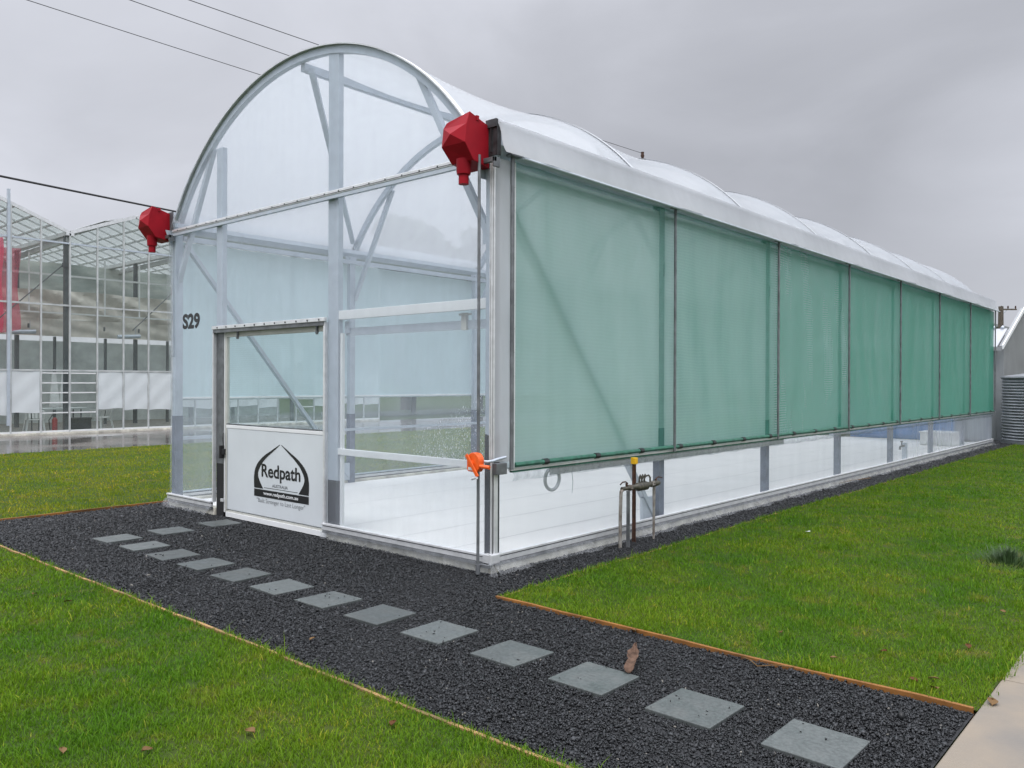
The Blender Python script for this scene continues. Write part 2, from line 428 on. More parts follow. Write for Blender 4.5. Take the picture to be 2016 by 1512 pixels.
# every mesh keeps world coordinates; parts hang on an Empty at the thing's base
def tag(o, label=None, cat=None, group=None, kind=None):
    if label: o['label'] = label
    if cat: o['category'] = cat
    if group: o['group'] = group
    if kind: o['kind'] = kind
    return o
def thing(name, label, cat, loc=(0, 0, 0), group=None):
    o = bpy.data.objects.new(name, None); COL.objects.link(o); o.location = loc; o.empty_display_size = .2
    return tag(o, label, cat, group)
def dup(root, delta, label, group):
    r = root.copy(); COL.objects.link(r); r.location = Vector(root.location)+Vector(delta); r['label'] = label; r['group'] = group
    for ch in root.children:
        c = ch.copy(); COL.objects.link(c); c.parent = r
        for g in ch.children:
            d = g.copy(); COL.objects.link(d); d.parent = c
    return r
def text(name, body, width, height, origin, m, parent, off=.0, shear=0.0, depth=.0012):
    """letters facing -Y, left-bottom corner at origin"""
    cu = bpy.data.curves.new(name, 'FONT'); cu.body = body; cu.offset = off; cu.shear = shear; cu.extrude = 0.0; cu.resolution_u = 6
    to = bpy.data.objects.new(name, cu); COL.objects.link(to)
    dg = bpy.context.evaluated_depsgraph_get()
    me = bpy.data.meshes.new_from_object(to.evaluated_get(dg))
    COL.objects.unlink(to); bpy.data.objects.remove(to)
    co = np.empty(len(me.vertices)*3); me.vertices.foreach_get('co', co); co = co.reshape(-1, 3)
    lo, hi = co.min(0), co.max(0)
    nx = origin[0]+(co[:, 0]-lo[0])/(hi[0]-lo[0])*width
    nz = origin[2]+(co[:, 1]-lo[1])/(hi[1]-lo[1])*height
    ny = np.full(len(co), origin[1])
    me.vertices.foreach_set('co', np.stack([nx, ny, nz], 1).ravel()); me.materials.clear(); me.materials.append(MT[m]); me.update()
    me.name = name
    o = bpy.data.objects.new(name, me); COL.objects.link(o); o.parent = parent; o.matrix_parent_inverse = Matrix.Translation(-world_loc(parent))
    return o
def big_mesh(name, V, T, m, tintv=None, smooth=False):
    me = bpy.data.meshes.new(name)
    me.vertices.add(len(V)); me.vertices.foreach_set('co', np.ascontiguousarray(V, dtype=np.float32).ravel())
    nT = len(T)
    me.loops.add(nT*3); me.loops.foreach_set('vertex_index', np.ascontiguousarray(T, dtype=np.int32).ravel())
    me.polygons.add(nT); me.polygons.foreach_set('loop_start', np.arange(0, nT*3, 3, dtype=np.int32))
    me.update(calc_edges=True)
    if tintv is not None:
        a = me.attributes.new('tint', 'FLOAT', 'POINT'); a.data.foreach_set('value', tintv.astype(np.float32))
    me.materials.append(MT[m] if isinstance(m, str) else m)
    o = bpy.data.objects.new(name, me); COL.objects.link(o)
    return o
CAMXY = np.array([4.62, -5.02])

# ------------------------------------------------------------------ the setting
def struct(o): return tag(o, kind='structure')
LAWN_Z = .012
struct(MB().quad((-600, -600, -.06), (600, -600, -.06), (600, 600, -.06), (-600, 600, -.06)).build('ground', 'turf'))
# gravel bed: path in front, strip along the side
g = MB()
g.quad((-5.8, -2.34, 0), (3.71, -2.34, 0), (3.71, -.56, 0), (-5.8, -.56, 0))
g.quad((-5.8, -.56, 0), (.60, -.56, 0), (.60, .3, 0), (-5.8, .3, 0))
g.quad((-.3, .3, 0), (.62, .3, 0), (.62, 22, 0), (-.3, 22, 0))
g.quad((-5.8, .3, 0), (-5.4, .3, 0), (-5.4, 20, 0), (-5.8, 20, 0))
struct(g.build('gravel_path', 'soil'))
def side_edge(y):   # x of the lawn edge along the tunnel
    return float(np.interp(y, [-.55, 0, .8, 1.5, 3, 4.6, 7.4, 12.3, 20.8], [.60, .57, .56, .57, .54, .51, .54, .51, .47]))
lw = MB()
lw.grid(lambda u, v: (lambda y: (side_edge(y)+.012+(3.72-side_edge(y)-.012)*v, y, LAWN_Z))(-.54+u*22), 40, 4)
struct(lw.build('lawn_right', 'turf'))
struct(MB().quad((-15.1, -14, LAWN_Z), (3.71, -14, LAWN_Z), (3.71, -2.36, LAWN_Z), (-15.1, -2.36, LAWN_Z)).build('lawn_front', 'turf'))
struct(MB().quad((-15.1, -2.36, LAWN_Z), (-5.83, -2.36, LAWN_Z), (-5.83, 30, LAWN_Z), (-15.1, 30, LAWN_Z)).build('lawn_left', 'turf'))
cp = MB()
for i in range(24):
    y0 = -14+i*2.0
    cp.box(3.725, 5.3, y0+.004, y0+1.996, -.08, .022)
struct(cp.build('concrete_path', 'conc', bevel=.008))
struct(MB().quad((-21.3, -20, .004), (-15.1, -20, .004), (-15.1, 40, .004), (-21.3, 40, .004)).build('wet_apron', 'wet'))
# white woven mat floor inside the tunnel
fl = MB().grid(lambda u, v: (-5.5+5.46*u, .03+19.2*v, .052+.004*math.sin(u*37+v*9)*math.sin(v*23)), 40, 60)
flo = struct(fl.build('floor', 'mat'))
for sx in (-4.7, -3.67, -2.42, -1.53, -.75):
    sb = MB().grid(lambda u, v, sx=sx: (sx+.006*(u-.5)+.03*math.sin(v*5+sx), .05+19.1*v, .0585+.002*math.sin(v*90)), 1, 60)
    sb.build('floor_seam', 'seam', flo)

# ------------------------------------------------------------------ the tunnel greenhouse
FR = [0.0, 2.80, 5.54, 8.27, 11.0, 13.74, 16.47, 19.25]
PY = [2.88+2.735*k for k in range(7)]
XL, XR, XM = -5.54, 0.0, -2.77
RA, ZT = 3.12, 5.0
def arch_z(x, grow=0.0):
    r = RA+grow
    return ZT-RA+math.sqrt(max(0, r*r-(x-XM)**2))
def arch_pt(a, y, grow=0.0):      # a: angle from vertical
    return (XM+(RA+grow)*math.sin(a), y, ZT-RA+(RA+grow)*math.cos(a))
AMAX = math.asin(2.60/RA)
TG = thing('tunnel_greenhouse', 'white film covered tunnel greenhouse with arched roof and green shade screen along its side', 'greenhouse', (XM, 0, 0))
P = lambda mb, name, m, **k: mb.build(name, m, TG, **k)
# footing and base rails
P(MB().box(-2.25, .03, -.005, .10, -.02, .085), 'footing', 'footing', bevel=.01)
P(MB().box(-5.58, -4.46, -.005, .10, -.02, .085), 'footing', 'footing', bevel=.01)
P(MB().box(-.075, .035, .105, 19.3, -.02, .085), 'footing', 'footing', bevel=.01)
P(MB().box(-5.58, -5.47, .105, 19.3, -.02, .085), 'footing', 'footing', bevel=.01)
def rail_x(x0, x1, z, y=-.03):
    b = MB().box(x0, x1, y-.012, y+.02, z, z+.038).box(x0, x1, y-.022, y+.02, z+.048, z+.068)
    o = P(b, 'base_rail', 'alu', bevel=.003)
    MB().box(x0, x1, y-.006, y+.018, z-.032, z-.0005).build('lower_channel', 'galv_dark', o)
    MB().box(x0, x1, y-.002, y+.018, z+.037, z+.049).build('groove', 'alu_groove', o)
    return o
rail_x(-2.27, .045, .098); rail_x(-5.56, -4.47, .098)
def rail_y(x, z, sgn):
    b = MB().box(min(x, x+.03*sgn), max(x, x+.03*sgn), .03, 19.3, z, z+.038).box(min(x, x+.036*sgn), max(x, x+.036*sgn), .03, 19.3, z+.048, z+.068)
    o = P(b, 'base_rail', 'alu', bevel=.003)
    MB().box(min(x, x+.024*sgn), max(x, x+.024*sgn), .03, 19.3, z-.032, z-.0005).build('lower_channel', 'galv_dark', o)
    MB().box(min(x, x+.018*sgn), max(x, x+.018*sgn), .03, 19.3, z+.037, z+.049).build('groove', 'alu_groove', o)
rail_y(.022, .098, 1); rail_y(-5.562, .098, -1)
# columns at every frame, both sides, with coated feet, inner ones toned as backlit
for k, y in enumerate(FR):
    for s, x in ((1, -.065), (-1, -5.475)):
        if k == 0: x = -.02 if s == 1 else -5.47
        wx = .075 if k else (.07 if s == 1 else .08)
        yy = y+.05 if k == 0 else y
        c = P(MB().box(x-wx/2, x+wx/2, yy-.05, yy+.05, 1.10 if k else 1.15, 3.5), 'column', 'galv', bevel=.004)
        MB().box(x-wx/2-.002, x+wx/2+.002, yy-.052, yy+.052, .04, 1.10 if k else 1.15).build('coated_foot', 'black_coat' if k == 0 and s == 1 else 'backlit_coat', c)
# arches
for k, y in enumerate(FR):
    pts = [arch_pt(-AMAX+2*AMAX*i/40, y+(.03 if k == 0 else 0)) for i in range(41)]
    P(MB().ribbon(pts, .06, .075, (0, 1, 0)), 'arch', 'galv', smooth=True)
# knee braces from arch to column at each frame
for k, y in enumerate(FR):
    for s in (1, -1):
        a = (XM+s*1.82, y+.06, 4.40); b = (XM+s*2.70, y+.06, 2.84)
        P(MB().bar(a, b, .055, .06), 'knee_brace', 'galv', bevel=.004)
        P(MB().box(b[0]-.05, b[0]+.05, y+.03, y+.034, 2.76, 2.90), 'bracket', 'galv')
# long brace from the top of the front arch down to the left gutter, and its twin inside at the far end
P(MB().bar((-2.67, .10, 4.88), (-5.36, 2.74, 3.70), .06, .06), 'roof_brace', 'galv')
P(MB().bar((-2.67, 19.1, 4.88), (-5.36, 16.5, 3.70), .06, .06), 'roof_brace', 'galv')
P(MB().box(XM-.035, XM+.035, .06, 19.2, 4.885, 4.965), 'ridge_purlin', 'galv')
for x in (-5.44, -.10):
    P(MB().box(x-.03, x+.03, .1, 19.2, 3.385, 3.445), 'eave_rail', 'galv')
    P(MB().box(x-.02, x+.02, .1, 19.2, .845, .885), 'side_rail', 'galv')
    P(MB().bar((x, .14, 3.34), (x, 2.72, .16), .05, .075, up=(1, 0, 0)), 'wall_brace', 'galv', bevel=.004)
    P(MB().box(x-.01, x+.02, 2.50, 2.74, .10, .36), 'bracket', 'galv')
# gutters (open channels) and their brackets
def gutter(x0, x1):
    b = MB()
    pr = [(x0, 3.745), (x0, 3.56), (x0+.07, 3.50), (x1-.07, 3.50), (x1, 3.56), (x1, 3.745), (x1-.012, 3.745), (x1-.012, 3.565), (x1-.075, 3.512), (x0+.075, 3.512), (x0+.012, 3.565), (x0+.012, 3.745)]
    b.poly([(x, .02, z) for x, z in pr], (0, 19.33, 0))
    return P(b, 'gutter', 'galv')
gutter(-5.80, -5.50); gutter(-.21, .09)
P(MB().box(-.02, .092, -.030, -.018, 3.47, 3.70).box(-.02, .098, -.045, -.018, 3.70, 3.765).box(.03, .04, -.04, -.03, 3.50, 3.70).box(.09, .099, -.03, .015, 3.47, 3.74), 'gutter_end', 'gutter_shade')  # near-black plates stand for the shade inside the open gutter end
P(MB().box(-5.62, -5.45, -.030, -.018, 3.50, 3.74), 'gutter_end', 'gh_column')
for (x0, x1) in ((-.02, .12), (-5.58, -5.42)):
    P(MB().box(x0, x1, -.09, -.06, 3.40, 3.44).box(x1-.02, x1, -.09, -.02, 3.36, 3.44), 'gutter_bracket', 'galv_dark', bevel=.003)
for y in FR:
    for x in (-5.48, -.08):
        P(MB().poly([(x-.005, y-.11, 3.50), (x-.005, y+.11, 3.50), (x-.005, y+.04, 3.30), (x-.005, y-.04, 3.30)], (.01, 0, 0)), 'bracket', 'galv')
# rain heads
def rain_head(xr):
    x0, x1, y0, y1 = xr-.27, xr, -.31, -.02
    z0, z1, zm = 3.40, 3.735, 3.53
    b = MB()
    V = [(x0, y0, zm), (x1, y0, zm), (x1, y0+.02, 3.69), (x0, y0+.02, 3.69), ((x0+x1)/2, y0-.035, 3.61),          # 0-4 front with a point
         (x0+.03, y0+.03, 3.735), (x1, y0+.055, 3.79), (x1, y1, 3.72), (x0+.03, y1, 3.72),                         # 5-8 top
         (x0+.035, y0+.085, z0), (x1-.0, y0+.10, z0+.005), (x1, y1, z0-.03), (x0+.035, y1, z0-.03),                # 9-12 bottom
         (x0, y1, zm), (x0, y1, 3.69)]
    n = len(b.v); b.v += V
    F = [(0, 1, 4), (1, 2, 4), (2, 3, 4), (3, 0, 4), (3, 2, 6, 5), (5, 6, 7, 8), (0, 9, 10, 1), (9, 12, 11, 10),
         (1, 10, 11, 7, 6, 2), (0, 3, 14, 13), (3, 5, 8, 14), (0, 13, 12, 9), (13, 14, 8, 7, 11, 12)]
    b.f += [tuple(n+i for i in f) for f in F]
    h = P(b, 'rain_head', 'red_plastic', bevel=.004, smooth=False)
    cx, cy = x0+.150, -.20
    MB().tube([(cx, cy, 3.43), (cx, cy, 3.325), (cx, cy, 3.305)], [.062, .060, .056], 20).build('spigot', 'red_plastic', h)
    MB().tube([(cx, cy, 3.306), (cx, cy, 3.225)], .042, 20, cap=False).tube([(cx, cy, 3.226), (cx, cy, 3.29)], .036, 20).build('spigot', 'red_plastic', h)
    MB().box(x1-.012, x1+.006, y0+.13, y0+.16, 3.735, 3.775).build('notch_clip', 'red_plastic', h)
    return h
rain_head(0.0); rain_head(-5.53)
# roof film: double skin that bulges between the arches
def roof_pt(u, v):
    y = -.035+v*19.34
    if y <= FR[0]: t = 0; wdt = 2.8
    else:
        k = max(i for i in range(8) if FR[i] <= y or i == 0); k = min(k, 6)
        t = min(1, (y-FR[k])/(FR[k+1]-FR[k]))
    a = -AMAX+2*AMAX*u
    prof = math.sin(math.pi*min(1, max(0, u)))**.6
    bl = .05-.12*(math.sin(math.pi*t)**.75)*prof      # the film sags between the arches
    x, yy, z = arch_pt(a*(1+.012), y, bl)
    return (x, yy, z)
rf = P(MB().grid(roof_pt, 44, 168), 'roof_film', 'film_roof')
for y in FR[1:7]:
    MB().ribbon([arch_pt((-AMAX+2*AMAX*i/60)*1.012, y, .0525) for i in range(61)], .045, .005, (0, 1, 0)).build('arch_seam', 'seam_white', rf, smooth=True)
# film strap and flap of the end arch
P(MB().ribbon([arch_pt(-AMAX+2*AMAX*i/60, -.005, .045) for i in range(61)], .055, .012, (0, 1, 0)), 'arch_lock_rail', 'alu', smooth=True)
# fascia: white film curtain hanging from the gutter edge along the right side
def fasc(u, v):
    y = -.025+v*19.24
    zt = 3.765-.01*math.exp(-abs(y)*3); zb = 3.475+.004*math.sin(y*2.3)
    wob = .006*math.sin(y*9+2*math.sin(y*3.1))*u+.010*math.sin(y*2.297+1.2)*u+.004*math.sin(y*21+u*3)*u+.010*math.exp(-max(0, y)*2.5)*math.sin(u*7+y*26)+.008*math.sin(y*2.297+.3)*u
    return (.098+.085*u**1.3+wob, y, zt+(zb-zt)*u)
P(MB().grid(fasc, 8, 160), 'fascia_film', 'fascia')
P(MB().tube([(.185, .2, 3.468), (.18, 19.3, 3.468)], .014, 8), 'fascia_hem', 'galv')
def fascL(u, v):
    y = .03+v*19.32
    return (-5.81-.07*u, y, 3.765-.29*u)
P(MB().grid(fascL, 4, 40), 'fascia_film', 'fascia')
# gutter to arch flashing (white film up from the gutter edge to the arch foot)
P(MB().grid(lambda u, v: (.098-.27*u, -.03+19.36*v, 3.765+.03*u), 2, 10), 'flashing', 'fascia')
# ---- front end wall
fm = 'film_front'
def arch_poly(x0, x1, z0, y, n=24):
    pts = [(x0, y, z0), (x1, y, z0)]
    for i in range(n+1):
        x = x1+(x0-x1)*i/n
        pts.append((x, y, arch_z(x, .03)))
    return pts
def film_panel(name, pts, m): return P(MB().quad(*pts), name, m, smooth=False)
film_panel('gable_film', arch_poly(-5.36, -.18, 3.47, -.006), fm)
lf = film_panel('end_film', [(-5.555, -.006, .14), (-4.43, -.006, .14), (-4.43, -.006, 3.47), (-5.555, -.006, 3.47)], fm)
film_panel('end_film', [(-4.43, -.006, 2.22), (-2.25, -.006, 2.22), (-2.25, -.006, 3.47), (-4.43, -.006, 3.47)], fm)
film_panel('end_film', [(-2.25, -.006, .14), (.02, -.006, .14), (.02, -.006, 3.47), (-2.25, -.006, 3.47)], fm)
text('lettering', 'S29', .43, .195, (-5.225, -.010, 2.235), 'black_print', lf, off=.045)
# wrinkled left edge of the film beside the left rain head
def wr(u, v):
    z = 1.9+2.35*v
    xa = XM-math.sqrt((RA+.075)**2-(max(z, 3.3)-(ZT-RA))**2); xe = -5.56 if z < 3.35 else -5.56+(xa+5.56)*min(1, (z-3.35)/.35)
    return (xe+.17*u*(1-v*.6), -.02-.035*math.sin(u*7+v*5)*(.4+.6*math.sin(v*3)), z)
P(MB().grid(wr, 10, 30), 'film_flap', 'skirt')
# posts of the end wall
P(MB().box(-4.445, -4.315, .012, .075, 2.20, 4.36), 'end_post', 'galv', bevel=.004)
jb = P(MB().box(-4.445, -4.275, .012, .085, .62, 2.17), 'door_jamb', 'galv_dark', bevel=.004)
MB().box(-4.43, -4.273, .010, .087, .0, .62).build('rubber_seal', 'rubber', jb)
MB().box(-4.46, -4.436, -.03, .01, .16, 2.2).build('lock_rail', 'alu', jb)
cpst = P(MB().box(-2.25, -2.085, .012, .075, .60, 4.92), 'end_post', 'galv', bevel=.004)
MB().box(-2.252, -2.083, .010, .077, .04, .60).build('coated_foot', 'black_coat', cpst)
P(MB().box(-2.275, -2.245, -.03, .01, .1, 2.2), 'lock_rail', 'alu', bevel=.002)
P(MB().box(-2.07, -2.035, .03, .06, .12, 2.08), 'guide_strip', 'white_paint')
# the horizontal rails
fr_ = P(MB().box(-5.44, -.2, -.045, -.008, 3.462, 3.505), 'end_rail', 'alu', bevel=.004)
MB().box(-5.44, -.2, -.04, -.006, 3.425, 3.461).build('lower_lip', 'galv', fr_)
MB().box(-5.44, -.2, -.047, -.043, 3.472, 3.478).build('groove', 'alu_groove', fr_)
fz = MB()   # screw heads of the end rail, a pattern of the rail
for i in range(22): fz.box(-5.3+i*.235, -5.288+i*.235, -.050, -.044, 3.478, 3.490)
fz.build('bolts', 'alu_groove', fr_)
hd = P(MB().box(-4.455, -2.235, -.045, -.008, 2.205, 2.245), 'door_header', 'alu', bevel=.003)
MB().box(-4.44, -2.26, -.035, -.004, 2.165, 2.204).build('track_cover', 'galv_dark', hd)
hb = MB()
for i in range(11): hb.box(-4.33+i*.2, -4.318+i*.2, -.052, -.044, 2.215, 2.232)
hb.build('bolts', 'alu_groove', hd)
# sliding door
dr = bpy.data.objects.new('sliding_door', None); COL.objects.link(dr); dr.parent = TG; dr.location = (-3.23-XM, -.03, 0)
D = lambda mb, name, m, **k: mb.build(name, m, dr, **k)
D(MB().box(-4.245, -4.205, .012, .05, .055, 2.175).box(-4.204, -2.24, .012, .05, 2.11, 2.175).box(-4.204, -2.24, .012, .05, .055, .09), 'door_frame', 'beige_paint', bevel=.004)
D(MB().box(-4.25, -4.235, .004, .03, .058, 2.18), 'frame_edge', 'white_paint')
D(MB().box(-4.204, -2.242, .006, .045, .10, 1.045), 'door_panel', 'white_panel', bevel=.004)
D(MB().box(-4.204, -2.242, .002, .048, 1.046, 1.085), 'door_mid_rail', 'white_paint', bevel=.004)
D(MB().box(-4.204, -2.242, .006, .04, 1.086, 1.10), 'window_seal', 'galv_dark')
D(MB().quad((-4.204, .03, 1.10), (-2.242, .03, 1.10), (-2.242, .03, 2.11), (-4.204, .03, 2.11)), 'door_window', 'film_door')
D(MB().box(-4.204, -2.242, .0, .02, .012, .066), 'bottom_strip', 'white_paint')
D(MB().box(-4.175, -4.20, -.002, .0, .1, 1.04), 'panel_edge', 'beige_paint')
D(MB().box(-4.30, -4.20, -.035, .01, .735, .80).box(-4.275, -4.245, -.05, .01, .69, .84).tube([(-4.215, -.02, .80), (-4.205, -.03, .86), (-4.215, -.03, .93), (-4.235, -.01, .99)], .007, 8), 'latch', 'rubber', bevel=.003)
for hx in (-3.95, -2.42):
    D(MB().box(hx-.008, hx+.008, -.012, .012, 2.08, 2.20).tube([(hx, -.014, 2.10), (hx, .012, 2.10)], .014, 8), 'hanger', 'galv_dark')
D(MB().box(-4.29, -4.24, -.02, .0, .18, .215), 'floor_guide', 'alu')
# emblem on the door panel
EX0, EX1, EZ0 = -3.60, -2.56, .405
EW = EX1-EX0
def em(px, pz): return (EX0+EW*px, .003-.03+.03, EZ0+pz)
def emb_curve(pts, n=24):
    # Catmull-Rom through pts
    outp = []
    p = [pts[0]]+list(pts)+[pts[-1]]
    for i in range(1, len(p)-2):
        for j in range(n//2):
            t = j/(n//2); a, b, c, d = [np.array(q) for q in (p[i-1], p[i], p[i+1], p[i+2])]
            outp.append(tuple(.5*((2*b)+(-a+c)*t+(2*a-5*b+4*c-d)*t*t+(-a+3*b-3*c+d)*t**3)))
    outp.append(tuple(pts[-1]))
    return outp
YE = .0035
outer = emb_curve([(0.485, .505), (.337, .435), (.173, .355), (.048, .255), (0, .145), (0, .0)])
inner = emb_curve([(0.485, .498), (.368, .426), (.235, .345), (.128, .255), (.077, .14), (.175, .0)])
def emb_mesh(mirror):
    b = MB()
    n = len(outer)
    for i in range(n-1):
        q = [outer[i], outer[i+1], inner[i+1], inner[i]]
        if mirror: q = [(1.0-x, z) for x, z in q]
        b.quad(*[(EX0+EW*x, YE, EZ0+z) for x, z in q])
    return b
e1 = emb_mesh(False); e2 = emb_mesh(True); e1.v += e2.v; nv = len(e1.v)-len(e2.v); e1.f += [tuple(nv+i for i in f) for f in e2.f]
e1.quad((EX0, YE, .312), (EX1, YE, .312), (EX1, YE, .394), (EX0, YE, .394))
e1.quad((EX0+EW*.19, YE, EZ0+.012), (EX0+EW*.81, YE, EZ0+.012), (EX0+EW*.81, YE, EZ0+.017), (EX0+EW*.19, YE, EZ0+.017))
D(e1, 'emblem', 'black_print', smooth=False)
text('lettering', 'Redpath', .74, .190, (-3.45, YE, .492), 'black_print', dr, off=.022)
text('lettering', 'AUSTRALIA', .30, .034, (-3.24, YE, .436), 'grey_print', dr, off=.02)
text('lettering', 'www.redpath.com.au', .66, .052, (-3.41, YE-.0015, .327), 'white_print', dr, off=.018)
text('lettering', '"Built Stronger to Last Longer"', .92, .062, (-3.545, YE, .236), 'grey_print', dr, off=-.004)
# inside track of the sliding door and the cross rail of the right-hand panel
tk = P(MB().box(-2.16, -.03, .02, .06, 2.215, 2.305), 'door_track', 'white_paint', bevel=.004)
MB().box(-2.07, -.03, .10, .16, 2.06, 2.135).build('slide_channel', 'galv', tk)
MB().box(-.42, -.36, .08, .11, 2.05, 2.20).box(-.44, -.33, .07, .12, 2.18, 2.195).build('hanger_bracket', 'beige_paint', tk)
MB().box(-2.06, -2.0, .08, .11, 2.08, 2.20).build('hanger_bracket', 'galv', tk)
P(MB().box(-2.17, -.04, .015, .05, .862, .925), 'cross_rail', 'white_paint', bevel=.004)
# near corner: lock channels and film wrap
P(MB().box(.016, .034, -.012, .012, .17, 3.46), 'corner_channel', 'alu', bevel=.002)
P(MB().box(.048, .066, -.006, .03, .17, .90), 'corner_channel', 'alu', bevel=.002)
P(MB().box(.040, .050, -.008, .006, .93, 3.45), 'corner_channel', 'alu', bevel=.002)
P(MB().box(.0, .010, -.012, .004, .93, 3.45), 'corner_channel', 'alu', bevel=.002)
P(MB().box(.034, .048, .0, .02, .17, .90), 'corner_gap', 'rubber')
P(MB().box(-.03, .075, -.055, .05, .095, .168).box(.045, .07, -.06, .05, .085, .175), 'corner_cap', 'alu', bevel=.004)
P(MB().box(-.05, -.028, -.004, .012, .09, 1.16), 'corner_strip', 'black_coat')
P(MB().grid(lambda u, v: (.036+.034*u+.003*math.sin(v*20+u*3)+.004*math.sin(u*14), .0+.165*u**1.4-.004*math.sin(v*13), .93+2.53*v), 6, 40), 'corner_film', 'fascia')
# side film below and behind the screen (right), and on the left wall
film_panel('side_film', [(.02, .05, .14), (.02, 19.28, .14), (.02, 19.28, .86), (.02, .05, .86)], 'film_side')
film_panel('side_film', [(-5.56, .05, .14), (-5.56, 19.28, .14), (-5.56, 19.28, 1.36), (-5.56, .05, 1.36)], 'film_left')
# skirt film lying on the gravel
def skirt(p0, p1, outv, n, ln, seed):
    rr = random.Random(seed); ph = [rr.uniform(0, 6) for _ in range(4)]
    p0, p1, ov = Vector(p0), Vector(p1), Vector(outv)
    def fn(u, v):
        q = p0.lerp(p1, v); d = (p1-p0).length*v
        rag = 1+.28*math.sin(d*5+ph[0])+.2*math.sin(d*13+ph[1])
        o = ov*(ln*u*rag+.004*math.sin(d*31+ph[2])*u); z = .10-(.10-.014)*min(1, u*1.25)+.003*math.sin(d*27+ph[3])*u
        return (q.x+o.x, q.y+o.y, max(.012, z))
    return P(MB().grid(fn, 5, n), 'skirt_film', 'skirt')
skirt((-5.56, -.05, 0), (-4.47, -.05, 0), (-.05, -1, 0), 60, .075, 1)
skirt((-2.28, -.045, 0), (.04, -.045, 0), (0, -1, 0), 120, .022, 2)
skirt((.06, -.02, 0), (.055, 19.3, 0), (1, -.02, 0), 420, .085, 3)
skirt((-5.60, -.05, 0), (-5.60, 19.3, 0), (-1, 0, 0), 200, .09, 4)
tl = MB()
tl.grid(lambda u, v: (.05+.02*math.sin(v*3)+(.10*v)*1+.05*(u-.5)*(v+.3), -.05-.10*v*.7+.03*(u-.5), .10-.085*v+.014*math.sin(u*9)), 6, 8)
P(tl, 'film_tail', 'skirt')
# ---- green shade screen, right side
def scr(u, v):
    y = .235+(19.26-.235)*v; z = .895+(3.472-.895)*u
    ks = [.21]+PY
    k = max(i for i in range(len(ks)) if ks[i] <= y); k = min(k, len(ks)-2)
    t = (y-ks[k])/(ks[k+1]-ks[k])
    sag = -.045*math.sin(math.pi*t)*math.sin(math.pi*u)
    wr_ = .0035*math.sin(y*9+z*1.1+1.5*math.sin(z*1.7+y))*math.sin(math.pi*u)
    if y < 2.8:   # the first bay hangs in soft folds from its top corner
        dd = y-.25
        wr_ += .016*math.exp(-((dd-.30-.10*(3.4-z))**2)/.012)*u - .014*math.exp(-((dd-.13)**2)/.008)*u
    return (.058+sag+wr_, y, z-.010*math.sin(math.pi*t)*u**6)
so = P(MB().grid(scr, 36, 260), 'shade_screen', 'screen_green')
MB().tube([(.066+.004*math.sin(i), .24+i*.2, .893) for i in range(96)], .022, 8).build('hem_tube', 'green_tube', so)
for kk in range(24):
    yc = .62+kk*.79; MB().tube([(.066, yc, .893), (.066, yc+.07, .893)], .028, 8).build('tube_clip', 'rubber', so)
MB().box(.03, .062, .2, 19.27, .845, .866).build('bottom_rail', 'alu', so)
MB().box(.026, .056, .22, 19.27, .828, .842).build('green_edge', 'green_tube', so)
MB().box(.052, .066, .226, .243, .87, 3.46).build('white_edge', 'white_paint', so)
for k, y in enumerate([.175]+PY):
    yy = y if k < 7 else 19.27
    xx = .088
    gp = P(MB().tube([(xx, yy, .845 if k else .86), (xx, yy, 3.50 if k else 3.55)], .0155 if k else .018, 10), 'guide_pole', 'galv_dark')
    MB().box(xx-.012, xx+.05, yy-.07, yy+.07, 3.488, 3.500).box(xx-.06, xx+.03, yy-.012, yy+.012, 3.50, 3.512).build('pole_cap', 'galv_dark', gp)
eg = MB().quad((.075, .195, .9), (.066, .228, .9), (.066, .228, 3.5), (.075, .195, 3.5))
P(eg, 'screen_edge_strip', 'green_tube')
tie = MB()
for i in range(12): tie.tube([(.09, .178, 1.05+i*.2), (.065, .23, 1.05+i*.2)], .003, 5)
P(tie, 'screen_ties', 'rubber')
# perforated vent strip below the screen inside the side film
vm = bpy.data.materials.new('perforated_vent'); vm.use_nodes = True
def perf():
    t = vm.node_tree; t.nodes.clear(); o = N(t, 'ShaderNodeOutputMaterial'); p = N(t, 'ShaderNodeBsdfPrincipled')
    v = texco(t)
    vo = N(t, 'ShaderNodeTexVoronoi'); vo.inputs['Scale'].default_value = 75; vo.inputs['Randomness'].default_value = .25
    t.links.new(v, vo.inputs['Vector'])
    r = ramp(t, [(.30, .03), (.36, 1.0)]); t.links.new(vo.outputs['Distance'], r.inputs['Fac'])
    t.links.new(cmix(t, r.outputs['Color'], (.10, .105, .11), (.60, .61, .62)), p.inputs['Base Color']); p.inputs['Roughness'].default_value = .5
    t.links.new(p.outputs[0], o.inputs[0])
perf(); MT['perf'] = vm
P(MB().box(.001, .006, .80, 6.0, .755, .825), 'vent_strip', 'perf')
P(MB().grid(lambda u, v: (.03+.022*math.sin(u*3.1), .25+19.02*v, .75+.085*u+.006*math.sin(v*190)*(1-u)), 5, 200), 'rolled_film', 'skirt')
film_panel('inner_side_film', [(-.035, .10, .86), (-.035, 19.25, .86), (-.035, 19.25, 3.46), (-.035, .10, 3.46)], 'film_inner')
# ---- pale screen on the left side
def scl(u, v):
    y = .12+19.1*v; z = 1.37+(3.40-1.37)*u
    return (-5.60+.012*math.sin(y*7+z), y, z)
sl = P(MB().grid(scl, 12, 120), 'shade_screen', 'screen_white')
MB().tube([(-5.60, .12, 1.365), (-5.60, 19.2, 1.365)], .022, 8).build('hem_tube', 'white_paint', sl)
# folded hem line of the film inside the left wall
P(MB().grid(lambda u, v: (-5.535, .1+19.1*v, 1.06+.075*u+.012*math.sin(v*23)), 3, 90), 'rolled_film', 'skirt')
